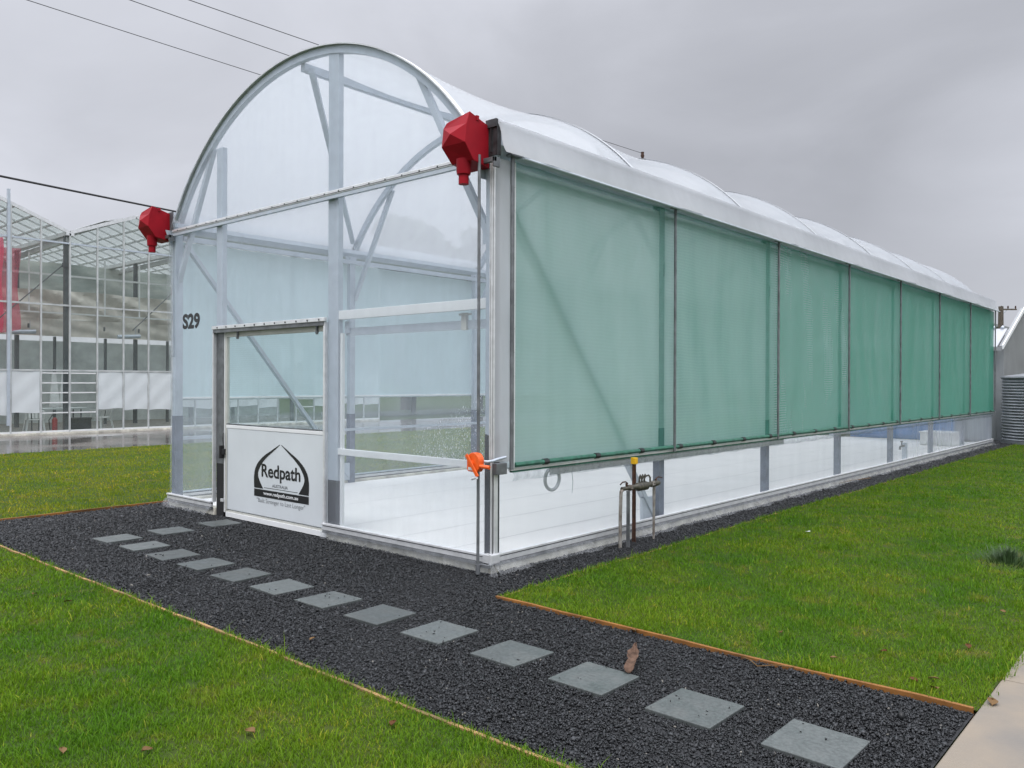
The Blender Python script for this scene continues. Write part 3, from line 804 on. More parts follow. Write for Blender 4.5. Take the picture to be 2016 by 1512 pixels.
# ---- far end wall
P(MB().quad(*[(x, 19.30, z) for x, _, z in arch_poly(-5.36, -.18, 3.47, 0)]), 'gable_film', 'film_left', smooth=False)
film_panel('end_film', [(-5.555, 19.3, .14), (.02, 19.3, .14), (.02, 19.3, 3.47), (-5.555, 19.3, 3.47)], 'film_left')
P(MB().box(-5.5, -.03, 19.21, 19.26, 3.43, 3.5), 'end_rail', 'galv'); P(MB().box(-5.5, -.03, 19.21, 19.26, .88, .94), 'end_rail', 'galv')
for x in (-4.1, -1.5): P(MB().box(x-.06, x+.06, 19.2, 19.26, .05, arch_z(x)-.03), 'end_post', 'galv')
# ---- winch and drive pipe on the near corner
P(MB().tube([(0.0, -.14, .05), (0.0, -.14, 3.46)], .013, 10), 'drive_pipe', 'galv_dark')
P(MB().tube([(0.0, -.14, .02), (0.0, -.14, .10)], .020, 10), 'pipe_socket', 'galv_dark')
P(MB().box(.0, .10, -.12, -.10, .075, .10), 'pipe_bracket', 'galv_dark')
wx, wy, wz = -.01, -.16, .935
ob = []
for i in range(13):
    a = math.pi*i/12; ob.append((wx+.068*math.cos(a), wz+.018+.068*math.sin(a)))
ob += [(wx-.068, wz-.055), (wx-.055, wz-.072), (wx+.045, wz-.072), (wx+.066, wz-.045)]
wn = P(MB().poly([(x, wy-.035, z) for x, z in ob], (0, .065, 0)), 'winch', 'orange', bevel=.006)
W_ = lambda mb, name, m, **k: mb.build(name, m, wn, **k)
W_(MB().tube([(wx-.005, wy-.052, wz), (wx-.005, wy-.03, wz)], .02, 14), 'hub', 'orange')
W_(MB().bar((wx-.055, wy-.055, wz+.068), (wx+.075, wy-.055, wz-.105), .030, .012, up=(0, 1, 0)), 'crank', 'orange', bevel=.003)
W_(MB().tube([(wx+.068, wy-.02, wz-.022), (wx+.155, wy+.0, wz-.030)], .017, 12), 'grip', 'orange')
W_(MB().tube([(wx+.072, wy-.06, wz-.112), (wx+.0, wy-.04, wz-.128)], .011, 10), 'crank_pin', 'alu')
W_(MB().box(wx-.05, wx+.005, wy-.037, wy-.0355, wz-.06, wz-.035), 'rating_label', 'label_white')
P(MB().tube([(.02, -.12, .945), (.075, -.10, .945), (.088, -.05, .95), (.088, .0, .96), (.088, .10, .97)], .012, 10), 'winch_stay', 'galv')
P(MB().box(.055, .105, -.03, .10, .83, .925), 'screen_motor_box', 'galv_dark', bevel=.004)

# ------------------------------------------------------------------ things by and in the tunnel
# hose loop hanging inside the side film
hp = []
for i in range(33):
    a = math.pi*.5-2*math.pi*i/32*.97
    hp.append((-.06, .915+.105*math.cos(a)*1.0, .705+.10*math.sin(a)))
hs = MB().tube([(-.05, 1.12, .815), (-.055, 1.02, .805)]+hp, .016, 10).build('hose_loop', 'hose')
tag(hs, 'grey loop of hose hanging under the perforated strip inside the side film', 'hose')
st = MB().tube([(-.03, 1.17, .80), (-.028, 1.19, .66), (-.03, 1.18, .55)], .003, 5).build('cord', 'hose')
tag(st, 'thin cord dangling beside the grey hose loop', 'cord')
# tap on its stand
tp = thing('garden_tap', 'grey tap on a short square stand inside the tunnel beyond the fourth post', 'tap', (-.2, 12.4, .05))
MB().box(-.24, -.16, 12.35, 12.45, .05, .42).build('stand', 'galv', tp, bevel=.004)
MB().tube([(-.2, 12.35, .36), (-.2, 12.2, .36), (-.2, 12.1, .35), (-.2, 12.08, .30)], .02, 8).build('spout', 'brass', tp)
MB().tube([(-.2, 12.2, .36), (-.2, 12.2, .44)], .012, 8).bar((-.2, 12.13, .45), (-.2, 12.27, .45), .02).build('handle', 'brass', tp)
bx = MB().box(-1.2, -.45, 17.3, 18.0, .06, .36).box(-1.23, -.42, 17.27, 18.03, .36, .39).build('storage_bin', 'white_plastic', bevel=.01)
tag(bx, 'low white lidded bin on the mat near the far end of the tunnel', 'bin')
bs = MB().grid(lambda u, v: (-3.5+2.7*u, 19.05+.02*math.sin(u*40), .07+1.1*v), 40, 6).build('blue_tarpaulin', 'blue')
sol = bs.modifiers.new('thick', 'SOLIDIFY'); sol.thickness = .01
tag(bs, 'blue sheet standing along the inside of the far end wall', 'tarpaulin')
# steel picket with yellow cap
pk = thing('steel_picket', 'rusty brown steel picket with yellow cap standing in gravel beside the tunnel', 'post', (.18, 1.93, 0))
b = MB()
for a in (90, 210, 330):
    c, s_ = math.cos(R(a+20)), math.sin(R(a+20))
    b.bar((.18+.011*c, 1.93+.011*s_, -.05), (.18+.011*c, 1.93+.011*s_, .80), .022, .006, up=(-s_, c, 0))
b.build('post', 'rust', pk, bevel=.001)
MB().box(.153, .207, 1.903, 1.957, .785, .85).build('cap', 'yellow', pk, bevel=.006)
# water valve assembly
vv = thing('water_valve', 'weathered backflow valve with lever taps on pipe legs beside the rusty picket', 'valve', (.24, 1.85, 0))
VP = lambda mb, name, m, **k: mb.build(name, m, vv, **k)
VP(MB().tube([(.235, 1.60, -.03), (.235, 1.60, .30), (.24, 1.60, .50), (.24, 1.605, .545), (.24, 1.64, .565), (.24, 1.69, .57)], [.017]*6, 10), 'pipe_leg', 'pipe')
VP(MB().box(.252, .282, 1.676, 1.70, -.03, .55).box(.268, .276, 1.668, 1.673, .0, .55), 'support_strap', 'galv_dark', bevel=.003)
VP(MB().tube([(.24, 2.20, -.03), (.24, 2.205, .30), (.24, 2.205, .545)], [.012, .014, .017], 10), 'pipe_leg', 'pipe')
VP(MB().tube([(.24, 1.62, .57), (.24, 1.72, .57), (.24, 1.74, .57), (.24, 1.78, .57), (.24, 1.80, .57), (.24, 1.86, .57), (.24, 1.90, .565), (.24, 2.05, .565), (.24, 2.08, .57), (.24, 2.14, .57), (.24, 2.16, .57), (.24, 2.26, .57), (.24, 2.31, .57)],
        [.02, .02, .028, .028, .024, .026, .043, .045, .026, .026, .032, .030, .018], 14), 'valve_body', 'brass')
VP(MB().tube([(.24, 1.735, .57), (.24, 1.775, .57)], .031, 6), 'union_nut', 'pipe')
VP(MB().tube([(.24, 2.14, .57), (.24, 2.185, .57)], .034, 6), 'union_nut', 'pipe')
for yy in (1.93, 1.975, 2.02):
    VP(MB().tube([(.24, yy, .60), (.24, yy, .635), (.245, yy+.005, .66), (.245, yy+.01, .685)], [.012, .009, .014, .006], 8), 'test_cock', 'brass')
VP(MB().tube([(.24, 1.70, .59), (.24, 1.70, .618)], .012, 8).tube([(.24, 1.72, .615), (.24, 1.68, .635), (.24, 1.63, .635), (.24, 1.59, .615)], .007, 6), 'lever', 'rust')
VP(MB().tube([(.24, 2.24, .59), (.24, 2.24, .615)], .012, 8).tube([(.24, 2.23, .612), (.24, 2.29, .632), (.24, 2.36, .618)], .007, 6), 'lever', 'rust')
VP(MB().tube([(.24, 2.06, .66), (.24, 2.10, .665), (.24, 2.13, .64), (.24, 2.13, .60)], .009, 6), 'bleed_pipe', 'brass')
# stepping slabs
SL = [(-3.74, -1.44), (-3.75, -.88), (-3.79, -.30), (-3.16, -1.43), (-2.58, -1.44), (-2.01, -1.43), (-1.43, -1.44), (-.84, -1.44), (-.27, -1.425), (.30, -1.42), (.88, -1.42), (1.49, -1.42), (2.08, -1.43), (2.68, -1.43), (3.27, -1.43)]
sn = ['grey stepping slab at the far end of the row where it turns to the door', 'middle slab of the three leading up to the white door', 'grey slab lying right before the white door',
      'twelfth grey slab of the row from the concrete path', 'eleventh grey slab of the row from the concrete path', 'tenth grey slab of the row from the concrete path',
      'ninth grey slab of the row from the concrete path', 'eighth grey slab of the row from the concrete path', 'seventh grey slab of the row from the concrete path',
      'sixth grey slab of the row from the concrete path', 'fifth grey slab of the row from the concrete path', 'fourth grey slab from the concrete path, one before the bark strip slab',
      'grey slab with the brown bark strip lying at its corner', 'second grey slab from the concrete path', 'grey stepping slab nearest to the concrete path']
s0 = MB().box(-.175, .175, -.175, .175, -.02, .022).build('paving_slab', 'slab', bevel=.004)
for i, ((x, y), lb) in enumerate(zip(SL, sn)):
    o = s0 if i == 0 else s0.copy()
    if i: COL.objects.link(o)
    o.location = (x, y, 0); o.rotation_euler = (R(random.uniform(-.8, .8)), R(random.uniform(-.8, .8)), R(random.uniform(-2.2, 2.2)))
    tag(o, lb, 'paving slab', 'stepping slabs set in the gravel')
# timber edging
def edging(label, pts, m, wd=.022, top=.032):
    b = MB(); n = len(b.v)
    fine = []
    for (p, q) in zip(pts[:-1], pts[1:]):
        k = max(1, int(math.dist(p, q)/.25))
        for i in range(k): fine.append((p[0]+(q[0]-p[0])*i/k, p[1]+(q[1]-p[1])*i/k))
    fine.append(pts[-1])
    P3 = [(x+random.uniform(-.003, .003), y+random.uniform(-.004, .004), top/2-.02+random.uniform(-.003, .002)) for x, y in fine]
    b.ribbon(P3, top+.04, wd, (0, 0, 1))
    return tag(b.build('timber_edging', m, bevel=.002), label, 'edging', 'timber edging strips of the lawns')
edging('weathered timber strip between the front lawn and the gravel path', [(-5.82, -2.35), (-3.3, -2.355), (-.2, -2.34), (1.5, -2.355), (3.71, -2.34)], 'wood_old', .02, .026)
edging('wet orange brown timber strip along the right lawn beside the stepping slabs', [(.585, -.555), (1.8, -.565), (2.4, -.575), (3.705, -.545)], 'wood', .022, .028)
edging('timber strip half hidden by grass along the gravel beside the green screen', [(.590, -.53), (.56, 0), (.548, .8), (.558, 1.5), (.528, 3), (.498, 4.6), (.528, 7.4), (.498, 12.3), (.462, 20)], 'wood_old', .016, .012)
edging('thin ochre timber strip between the left lawn and the gravel corner', [(-5.81, -2.33), (-5.82, -1.3), (-5.84, -.7), (-5.82, .1), (-5.82, 6)], 'wood', .02, .028)
# bark strip by the third slab
bk = MB()
bp = [(-.17, 0.020), (-.13, .029), (-.06, .024), (.0, .026), (.06, .034), (.10, .033), (.13, .016), (.17, .010), (.21, .004)]
def bfn(u, v):
    t = v*(len(bp)-1); i = min(int(t), len(bp)-2); f = t-i
    l = bp[i][0]+(bp[i+1][0]-bp[i][0])*f; hw = bp[i][1]+(bp[i+1][1]-bp[i][1])*f
    hw *= 1+.07*math.sin(v*31)+.10*math.sin(v*13+u*4)
    d = Vector((-.45, .89)); s_ = Vector((.89, .45)); q = Vector((2.12, -1.12))+d*l+s_*(hw*(u-.5)*2)
    return (q.x, q.y, .027+.014*(u-.5)**2*4+.035*v+.006*math.sin(v*9))
bk.grid(bfn, 6, 40)
bo = bk.build('bark_strip', 'bark'); so2 = bo.modifiers.new('thick', 'SOLIDIFY'); so2.thickness = .0025
tag(bo, 'brown strip of bark with ragged edges lying across a grey slab corner', 'bark')
# fallen leaves
def leaf_mesh():
    b = MB()
    def fn(u, v):
        hw = .30*math.sin(math.pi*min(1, v*.98+.02))**.8
        return ((u-.5)*2*hw, v-.5, .22*(u-.5)**2*4+.10*math.sin(v*4))
    b.grid(fn, 4, 10); return b
lo_ = leaf_mesh().build('fallen_leaf', 'leaf_brown'); lo2 = leaf_mesh().build('fallen_leaf', 'leaf_tan')
LV = [(3.50, -.42, .075, 2, 40, 'tan fallen leaf on the grass right above the end of the orange timber strip'), (3.46, -.27, .06, 2, 100, 'pale yellow leaf lying just above the tan leaf near the lawn corner'),
      (3.38, -.36, .06, 1, 70, 'dark brown leaf in the grass between the lawn corner and the pale leaves'), (3.47, .45, .065, 1, 20, 'red brown leaf on the lawn close to the concrete path edge'),
      (3.12, .02, .05, 1, 80, 'small brown leaf in the middle of the lower right lawn'), (2.94, -.29, .045, 2, 120, 'small tan leaf just above the middle of the orange timber strip'),
      (2.52, -.03, .055, 2, 30, 'pair of pale tan leaf pieces on the right lawn above the timber strip'), (2.80, .92, .04, 1, 10, 'tiny brown leaf far up the right lawn'),
      (3.47, 1.45, .05, 2, 60, 'tan leaf lying in grass below the rush clump'), (3.76, -.42, .09, 2, 10, 'curled tan leaf on the concrete path at the lawn corner'),
      (1.18, -3.42, .065, 2, 15, 'tan leaf in the grass at the bottom left of the front lawn'), (.92, -3.66, .06, 2, 75, 'pale dry leaf lowest in the front lawn'),
      (-1.95, -2.80, .07, 2, 50, 'orange brown leaf farthest left on the front lawn'), (-1.55, -2.72, .06, 1, 130, 'brown leaf beside the orange leaf at the left of the front lawn'),
      (1.75, -2.55, .06, 1, 35, 'brown leaf on the front lawn close to the lower timber strip'), (1.34, -3.03, .075, 2, 95, 'dry leaf in the bare patch in the middle of the front lawn'),
      (1.80, -.60, .07, 2, 55, 'whitish leaf on the gravel under the orange timber strip'), (.42, -2.05, .05, 2, 10, 'small pale leaf on the gravel between the slabs and the front lawn')]
for i, (x, y, s_, kk, rz, lb) in enumerate(LV):
    o = (lo_ if kk == 1 else lo2).copy(); COL.objects.link(o)
    o.location = (x, y, .032 if not -2.3 < y < -.56 else .024); o.scale = (s_*.9, s_*.9, s_*.5); o.rotation_euler = (R(random.uniform(-15, 15)), R(random.uniform(-15, 15)), R(rz))
    if x > 3.72: o.location.z = .028
    tag(o, lb, 'leaf', 'fallen leaves')
bpy.data.objects.remove(lo_); bpy.data.objects.remove(lo2)
wl = MB().box(1.27, 1.295, 3.60, 3.64, .020, .025).bar((1.282, 3.61, .022), (1.27, 3.57, .026), .010, .004).build('plant_tag', 'white_plastic', bevel=.002)
tag(wl, 'small white plastic tag lying on the right lawn', 'tag')
tw = MB().tube([(2.54, -.60, .022), (2.60, -.64, .03), (2.66, -.68, .02), (2.73, -.62, .026), (2.83, -.585, .03)], .003, 5).build('twig', 'leaf_tan')
tag(tw, 'thin pale stalk bent on the gravel against the orange timber strip', 'twig')
tw = MB().tube([(.06, 8.0, .03), (.10, 8.5, .04), (.16, 9.2, .02)], .006, 5).build('twig', 'leaf_tan')
tag(tw, 'pale dry stalk on the narrow gravel strip beside the tunnel', 'twig')

# ------------------------------------------------------------------ the glasshouse on the left
GX = -21.35
GH = thing('glasshouse', 'large old glasshouse with zigzag roof and white bars across the wet apron', 'greenhouse', (GX, 5, 0))
H = lambda mb, name, m, **k: mb.build(name, m, GH, **k)
MS = .788
GY0, GY1 = -2.41, 16.5
muls = [4.69+MS*k for k in range(-9, 16)]
valleys = [4.69+3.94*k for k in range(-2, 4)]
def gz(y):     # roof height above the wall at y
    t = ((y-4.69)/3.94) % 1.0
    return 6.0+.77*(1-abs(2*t-1))
H(MB().box(GX-.15, GX+.06, GY0, GY1, -.02, .06), 'plinth', 'footing', bevel=.01)
H(MB().box(GX-14, GX-.15, GY0, GY1, -.02, .02), 'glasshouse_floor', 'gh_floor')
for y in muls:
    H(MB().box(GX-.03, GX+.03, y-.022, y+.022, .06, gz(y)-.03), 'mullion', 'gh_bar')
H(MB().box(GX-.04, GX+.05, 3.02, 3.09, .3, 7.0), 'tall_mullion', 'galv')
for z, m_ in ((.07, 'white_paint'), (1.86, 'gh_bar'), (3.79, 'gh_bar'), (5.64, 'galv')):
    H(MB().box(GX-.025, GX+.025, GY0, GY1, z, z+.05), 'wall_rail', m_)
H(MB().quad((GX-.005, GY0, .12), (GX-.005, GY1, .12), (GX-.005, GY1, 5.64), (GX-.005, GY0, 5.64)), 'wall_glass', 'glass', smooth=False)
# roof bays
for vy in valleys[:-1]:
    ry = vy+1.97
    for s_, (ya, yb) in ((1, (vy, ry)), (-1, (vy+3.94, ry))):
        H(MB().bar((GX, ya, 5.99), (GX, yb, 6.77), .05, .10), 'gable_rafter', 'alu')
        rb = MB()
        for k in range(18):
            xx = GX-.75*k-.75
            rb.bar((xx, ya, 6.0), (xx, yb, 6.77), .035, .04)
        for t in (.25, .5, .75):
            rb.bar((GX, ya+(yb-ya)*t, 6.0+.77*t-.03), (GX-13.5, ya+(yb-ya)*t, 6.0+.77*t-.03), .05, .05)
        H(rb, 'roof_bars', 'gh_bar')
        H(MB().quad((GX, ya, 6.02), (GX, yb, 6.79), (GX-13.5, yb, 6.79), (GX-13.5, ya, 6.02)), 'roof_glass', 'glass_roof', smooth=False)
        H(MB().quad((GX-.004, ya, 5.69), (GX-.004, yb, 5.69), (GX-.004, yb, 6.74), (GX-.004, ya, 5.98)), 'gable_glass', 'glass', smooth=False)
    H(MB().box(GX-13.5, GX+.03, vy-.11, vy+.11, 5.90, 6.02), 'roof_gutter', 'alu')
    H(MB().box(GX-.28, GX-.16, vy-.09, vy+.03, .02, 5.90), 'gutter_column', 'gh_column', bevel=.01)
    H(MB().box(GX-4.5, GX-4.38, vy-.06, vy+.06, .02, 5.90), 'gutter_column', 'gh_column', bevel=.01)
    H(MB().bar((GX-.1, vy, 5.80), (GX-8, vy+.4, 5.80), .12, .14), 'gutter_beam', 'alu')
    H(MB().tube([(GX-.3, vy-.08, 5.05), (GX-.4, vy-1.9, 3.2)], .018, 6), 'tie_rod', 'gh_column')
    H(MB().box(GX-.32, GX-.12, vy-.10, vy+.04, 4.98, 5.12), 'tie_plate', 'gh_column')
    # ridge vent, half open
    H(MB().poly([(GX-.6, ry-.05, 6.80), (GX-.6, ry-.75, 6.62), (GX-.6, ry-.75, 6.59), (GX-.6, ry-.05, 6.76)], (-2.4, 0, 0)), 'roof_vent', 'alu')
H(MB().tube([(GX+.05, 10.38, 6.62), (GX+.05, 10.38, 7.08)], .035, 8), 'cable_bracket', 'galv')
# inner lining: beige folded curtain, mottled upper film, grey lower lining
def lining(z0, z1, x, m, name, amp, fr, n=80):
    H(MB().grid(lambda u, v: (x+amp*math.sin((GY0+v*(GY1-GY0))*fr)+amp*.5*math.sin(u*9+v*60), GY0+.1+v*(GY1-GY0-.2), z0+(z1-z0)*u), 8, n*2), name, m)
lining(3.05, 3.62, GX-3.2, 'gh_curtain', 'folded_curtain', .05, 4)
lining(3.64, 4.6, GX-3.6, 'gh_curtain', 'rolled_screen', .18, 1.2)
lining(4.62, 5.9, GX-6.5, 'gh_wall', 'upper_lining', .05, 3)
lining(.02, 3.05, GX-7.0, 'gh_lower', 'lower_lining', .05, 2)
for y in [3.4+1.18*k for k in range(11)]:
    H(MB().box(GX-3.02, GX-2.98, y-.02, y+.02, 3.8, 5.7), 'inner_mullion', 'white_paint')
    H(MB().box(GX-3.05, GX-3.02, y-.025, y+.025, 3.28, 3.42), 'curtain_hook', 'gh_column')
H(MB().box(GX-3.03, GX-2.97, GY0+.1, GY1-.1, 5.02, 5.08), 'inner_rail', 'white_paint')
H(MB().box(GX-3.03, GX-2.97, GY0+.1, GY1-.1, 3.78, 3.83), 'inner_rail', 'white_paint')
for y in (3.9, 5.9, 7.6, 9.9, 12):
    H(MB().box(GX-4.6, GX-4.5, y-.035, y+.035, .02, 3.1), 'inner_post', 'gh_column')
for y0 in (3.65, 6.9, 9.2, 11.3):
    H(MB().tube([(GX-1.9, y0, 3.05), (GX-1.9, y0+.75, 3.10)], .065, 10).tube([(GX-1.9, y0+.6, 3.1), (GX-1.9, y0+.6, 3.45)], .008, 5), 'hanging_lamp', 'galv')
H(MB().grid(lambda u, v: (GX-.9+.03*math.sin(v*14), -.6+3.78*v+.03*math.sin(u*9)*v, 2.75+.25*v*v+2.75*u), 12, 30), 'pink_glow_sheet', 'pink')  # coloured sheet stands in for the pink glow inside the glasshouse
H(MB().grid(lambda u, v: (GX-1.0+.02*math.sin(v*14), -.6+4.25*v+.05*math.sin(u*7+1)*v, 2.5+.6*v*v+(2.9-.5*v*v)*u), 12, 30), 'pink_glow_sheet', 'pink_thin')  # sparser layer paints the soft edge of the pink glow
# white sheets over the lower panes
for i in range(len(muls)-1):
    y0, y1 = muls[i]+.03, muls[i+1]-.03
    if 3.9 < (y0+y1)/2 < 5.4 or 12.0 < (y0+y1)/2 < 13.5: continue
    zb = .69-.04*math.sin(i*2.3)+(-.05 if (y0+y1)/2 < 3.9 else 0)
    H(MB().grid(lambda u, v, y0=y0, y1=y1, zb=zb, i=i: (GX+.012+.010*math.sin(u*11+v*7+i), y0+(y1-y0)*v, 1.85+(zb-1.85)*u+.015*math.sin(v*5+i)*u), 10, 8), 'hanging_sheet', 'gh_sheet')
for y0 in (3.93, 4.72, 12.6):
    lv = MB()
    for z in (.62, .92, 1.21, 1.50, 1.79): lv.box(GX+.002, GX+.02, y0, y0+.72, z, z+.035)
    H(lv, 'louvre_bars', 'white_paint')
# things inside the glasshouse
def chair(loc, rz, label):
    t = thing('plastic_chair', label, 'chair', loc, 'white chairs in the glasshouse')
    t.rotation_euler = (0, 0, rz)
    def B(mb, n):
        o = mb.build(n, 'white_plastic'); o.parent = t; return o
    B(MB().grid(lambda u, v: (-.22+.44*u, -.21+.42*v, .43-.02*math.sin(math.pi*u)), 6, 6), 'seat').modifiers.new('t', 'SOLIDIFY').thickness = .02
    bkr = MB()
    for k in range(5): bkr.bar((-.17+.085*k, .20, .44), (-.19+.095*k, .30, .84), .045, .012)
    bkr.bar((-.23, .305, .85), (.23, .305, .85), .03, .06)
    B(bkr, 'backrest')
    for sx in (-1, 1):
        B(MB().bar((sx*.19, -.18, .43), (sx*.25, -.23, 0), .05, .04), 'leg'); B(MB().bar((sx*.19, .19, .43), (sx*.24, .27, 0), .05, .04), 'leg')
        B(MB().bar((sx*.24, -.18, .64), (sx*.24, .26, .66), .05, .025).bar((sx*.22, -.19, .43), (sx*.24, -.18, .64), .03), 'armrest')
chair((GX-.65, 3.95, .02), R(80), 'white plastic chair behind the left edge of the open glasshouse panes')
chair((GX-.8, 5.92, .02), R(-70), 'white plastic chair half under the right white sheet in the glasshouse')
tb = thing('trestle_table', 'dark trestle table inside the open panes of the glasshouse', 'table', (GX-1.3, 4.9, .02))
MB().box(GX-1.7, GX-.9, 4.0, 5.6, .70, .74).build('tabletop', 'gh_lower', tb)
for yy in (4.2, 5.4): 
    for xx in (GX-1.6, GX-1.0): MB().bar((xx, yy, .02), (xx, yy, .70), .03).build('leg', 'gh_column', tb)
tag(MB().box(GX-.75, GX-.35, 4.80, 5.46, .02, .44).box(GX-.76, GX-.34, 4.79, 5.47, .40, .45).build('crate', 'rubber', bevel=.01), 'black crate on the glasshouse floor beside the dark column', 'crate')
ex = thing('fire_extinguisher', 'red fire extinguisher standing by the dark glasshouse column', 'extinguisher', (GX-.5, 4.46, .02))
MB().tube([(GX-.5, 4.46, .02), (GX-.5, 4.46, .42), (GX-.5, 4.46, .48)], [.075, .075, .03], 14).build('cylinder', 'extinguisher', ex)
MB().tube([(GX-.5, 4.46, .48), (GX-.5, 4.40, .56), (GX-.5, 4.30, .40), (GX-.5, 4.33, .12)], .014, 6).build('discharge_hose', 'rubber', ex)
for i, (yy, sh) in enumerate(((4.93, .10), (5.22, -.10))):
    bd = MB().poly([(GX-1.9, yy-.13, .75), (GX-1.9, yy+.13+sh*.5, .75), (GX-1.9, yy+.06, 1.80), (GX-1.9, yy-.06, 1.80)], (.03, 0, 0)).build('white_board', 'white_plastic')
    tag(bd, ['white tapered board leaning behind the louvre bars, the one nearer the dark column', 'white tapered board leaning behind the louvre bars, the one nearer the white sheet'][i], 'board', 'tapered boards in the glasshouse')

# ------------------------------------------------------------------ far right: shed, tank, pole, roof behind
SH = thing('shed', 'grey clad shed with pale roof beyond the far end of the tunnel', 'shed', (-2.5, 21.5, 0))
MB().poly([(-.1, 21.4, 0), (-.1, 21.4, 2.66), (-.1, 24.6, 3.95), (-.1, 27.8, 2.66), (-.1, 27.8, 0)], (-.12, 0, 0)).build('gable_wall', 'shed_wall', SH)
MB().box(-5.5, -.221, 21.402, 21.52, 0, 2.66).box(-5.5, -.221, 22.45, 22.55, 0, 3.02).build('wall', 'shed_wall', SH)
sr = MB()
for k in range(36):
    y = 21.45+k*.176
    zt = 2.62+(y-21.4)*.403 if y < 24.6 else 3.91-(y-24.6)*.403
    sr.box(-.098, -.088, y-.008, y+.008, .02, zt)
for k in range(28):
    sr.box(-.3-k*.19, -.285-k*.19, 21.390, 21.400, .02, 2.62)
sr.build('cladding_ribs', 'shed_wall', SH)
MB().poly([(-.225, 21.15, 2.58), (-.225, 22.60, 3.165), (-.225, 22.60, 3.22), (-.225, 21.15, 2.64)], (-5.4, 0, 0)).build('roof', 'shed_roof', SH)
MB().poly([(-.06, 21.13, 2.56), (-.06, 24.62, 3.96), (-.06, 24.62, 4.08), (-.06, 21.13, 2.68)], (-.03, 0, 0)).build('barge_board', 'white_paint', SH)
MB().box(-5.6, -.1, 21.10, 21.16, 2.52, 2.62).build('eave_gutter', 'shed_wall', SH)
rib = MB()
for k in range(26): rib.tube([(-.35-k*.21, 22.52, 3.225), (-.35-k*.21, 22.66, 3.275)], .04, 6)
rib.build('ridge_ribs', 'galv', SH)
TK = thing('water_tank', 'round corrugated steel water tank in front of the grey shed', 'tank', (.97, 20.55, 0))
def tank(u, v):
    z = .10+1.62*v; r_ = .94+.016*math.sin(v*2*math.pi*21)
    return (.97+r_*math.cos(2*math.pi*u), 20.55+r_*math.sin(2*math.pi*u), z)
MB().grid(tank, 72, 168).build('wall', 'tank', TK)
MB().tube([(.97, 20.55, .0), (.97, 20.55, .10)], .97, 48).build('base', 'tank', TK)
MB().tube([(.97, 20.55, 1.72), (.97, 20.55, 1.76), (.97, 20.55, 1.80), (.97, 20.55, 1.92)], [.95, .98, .96, .12], 48).build('lid', 'tank', TK)
FB = thing('far_building', 'low building with a grey gabled roof behind the shed', 'building', (-10, 86, 0))
MB().box(-22, -4, 80, 92, 0, 4.6).build('wall', 'shed_wall', FB)
MB().poly([(-22.5, 79.6, 4.6), (-13, 79.6, 7.6), (-3.5, 79.6, 4.6), (-3.5, 79.6, 4.4), (-13, 79.6, 7.35), (-22.5, 79.6, 4.4)], (0, 12.8, 0)).build('roof', 'shed_wall', FB)
def power_pole(name, label, x, y, h, r0, arm, ang, gname):
    t = thing(name, label, 'power pole', (x, y, 0), gname)
    MB().tube([(x, y, 0), (x, y, h)], [r0, r0*.7], 10).build('pole', 'pole_wood', t)
    c, s_ = math.cos(ang), math.sin(ang)
    MB().bar((x-c*arm[0], y-s_*arm[0], h-.25), (x+c*arm[1], y+s_*arm[1], h-.25), .10, .12).build('crossarm', 'pole_wood', t)
    MB().bar((x, y, h-.9), (x+c*.5, y+s_*.5, h-.3), .04).build('arm_brace', 'galv', t)
    for d in (-arm[0]+.15, arm[1]-.1, arm[1]*.45):
        MB().tube([(x+c*d, y+s_*d, h-.2), (x+c*d, y+s_*d, h-.08), (x+c*d, y+s_*d, h-.02), (x+c*d, y+s_*d, h+.05)], [.03, .07, .05, .06], 10).build('insulator', 'rust', t)
power_pole('power_pole', 'distant timber power pole with short crossarm beside the shed roof', -9.95, 75.2, 8.2, .28, (.1, 1.35), R(41), 'power poles')
pp = power_pole('power_pole', 'power pole behind the tunnel with only its insulator showing above the roof', -12.9, 20.1, 9.78, .14, (1.75, 1.85), R(0), 'power poles')
# overhead wires
def sagline(p, q, sag, n=24):
    return [tuple(Vector(p).lerp(Vector(q), i/n)+Vector((0, 0, -sag*4*(i/n)*(1-i/n)))) for i in range(n+1)]
def wire(label, p, q, sag, r_, m='wire', name='power_line', g='overhead wires'):
    return tag(MB().tube(sagline(p, q, sag, 40), r_, 6).build(name, m), label, 'wire', g)
wire('thin overhead wire lowest of the three at the upper left', (-14.64, -24, 9.95), (-14.64, 20.1, 9.76), .16, .009)
wire('thin overhead wire in the middle of the three at the upper left', (-12.98, -24, 9.95), (-12.96, 20.1, 9.76), .16, .009)
wire('thin overhead wire topmost of the three and ending at the insulator above the roof', (-12.9, -24, 10.0), (-11.18, 20.1, 9.80), .30, .009)
wire('thick black overhead cable sloping down to the left red rain head', (-13.0, -11.05, 6.0), (-21.3, 10.38, 7.05), .05, .03, 'cable', 'service_cable')

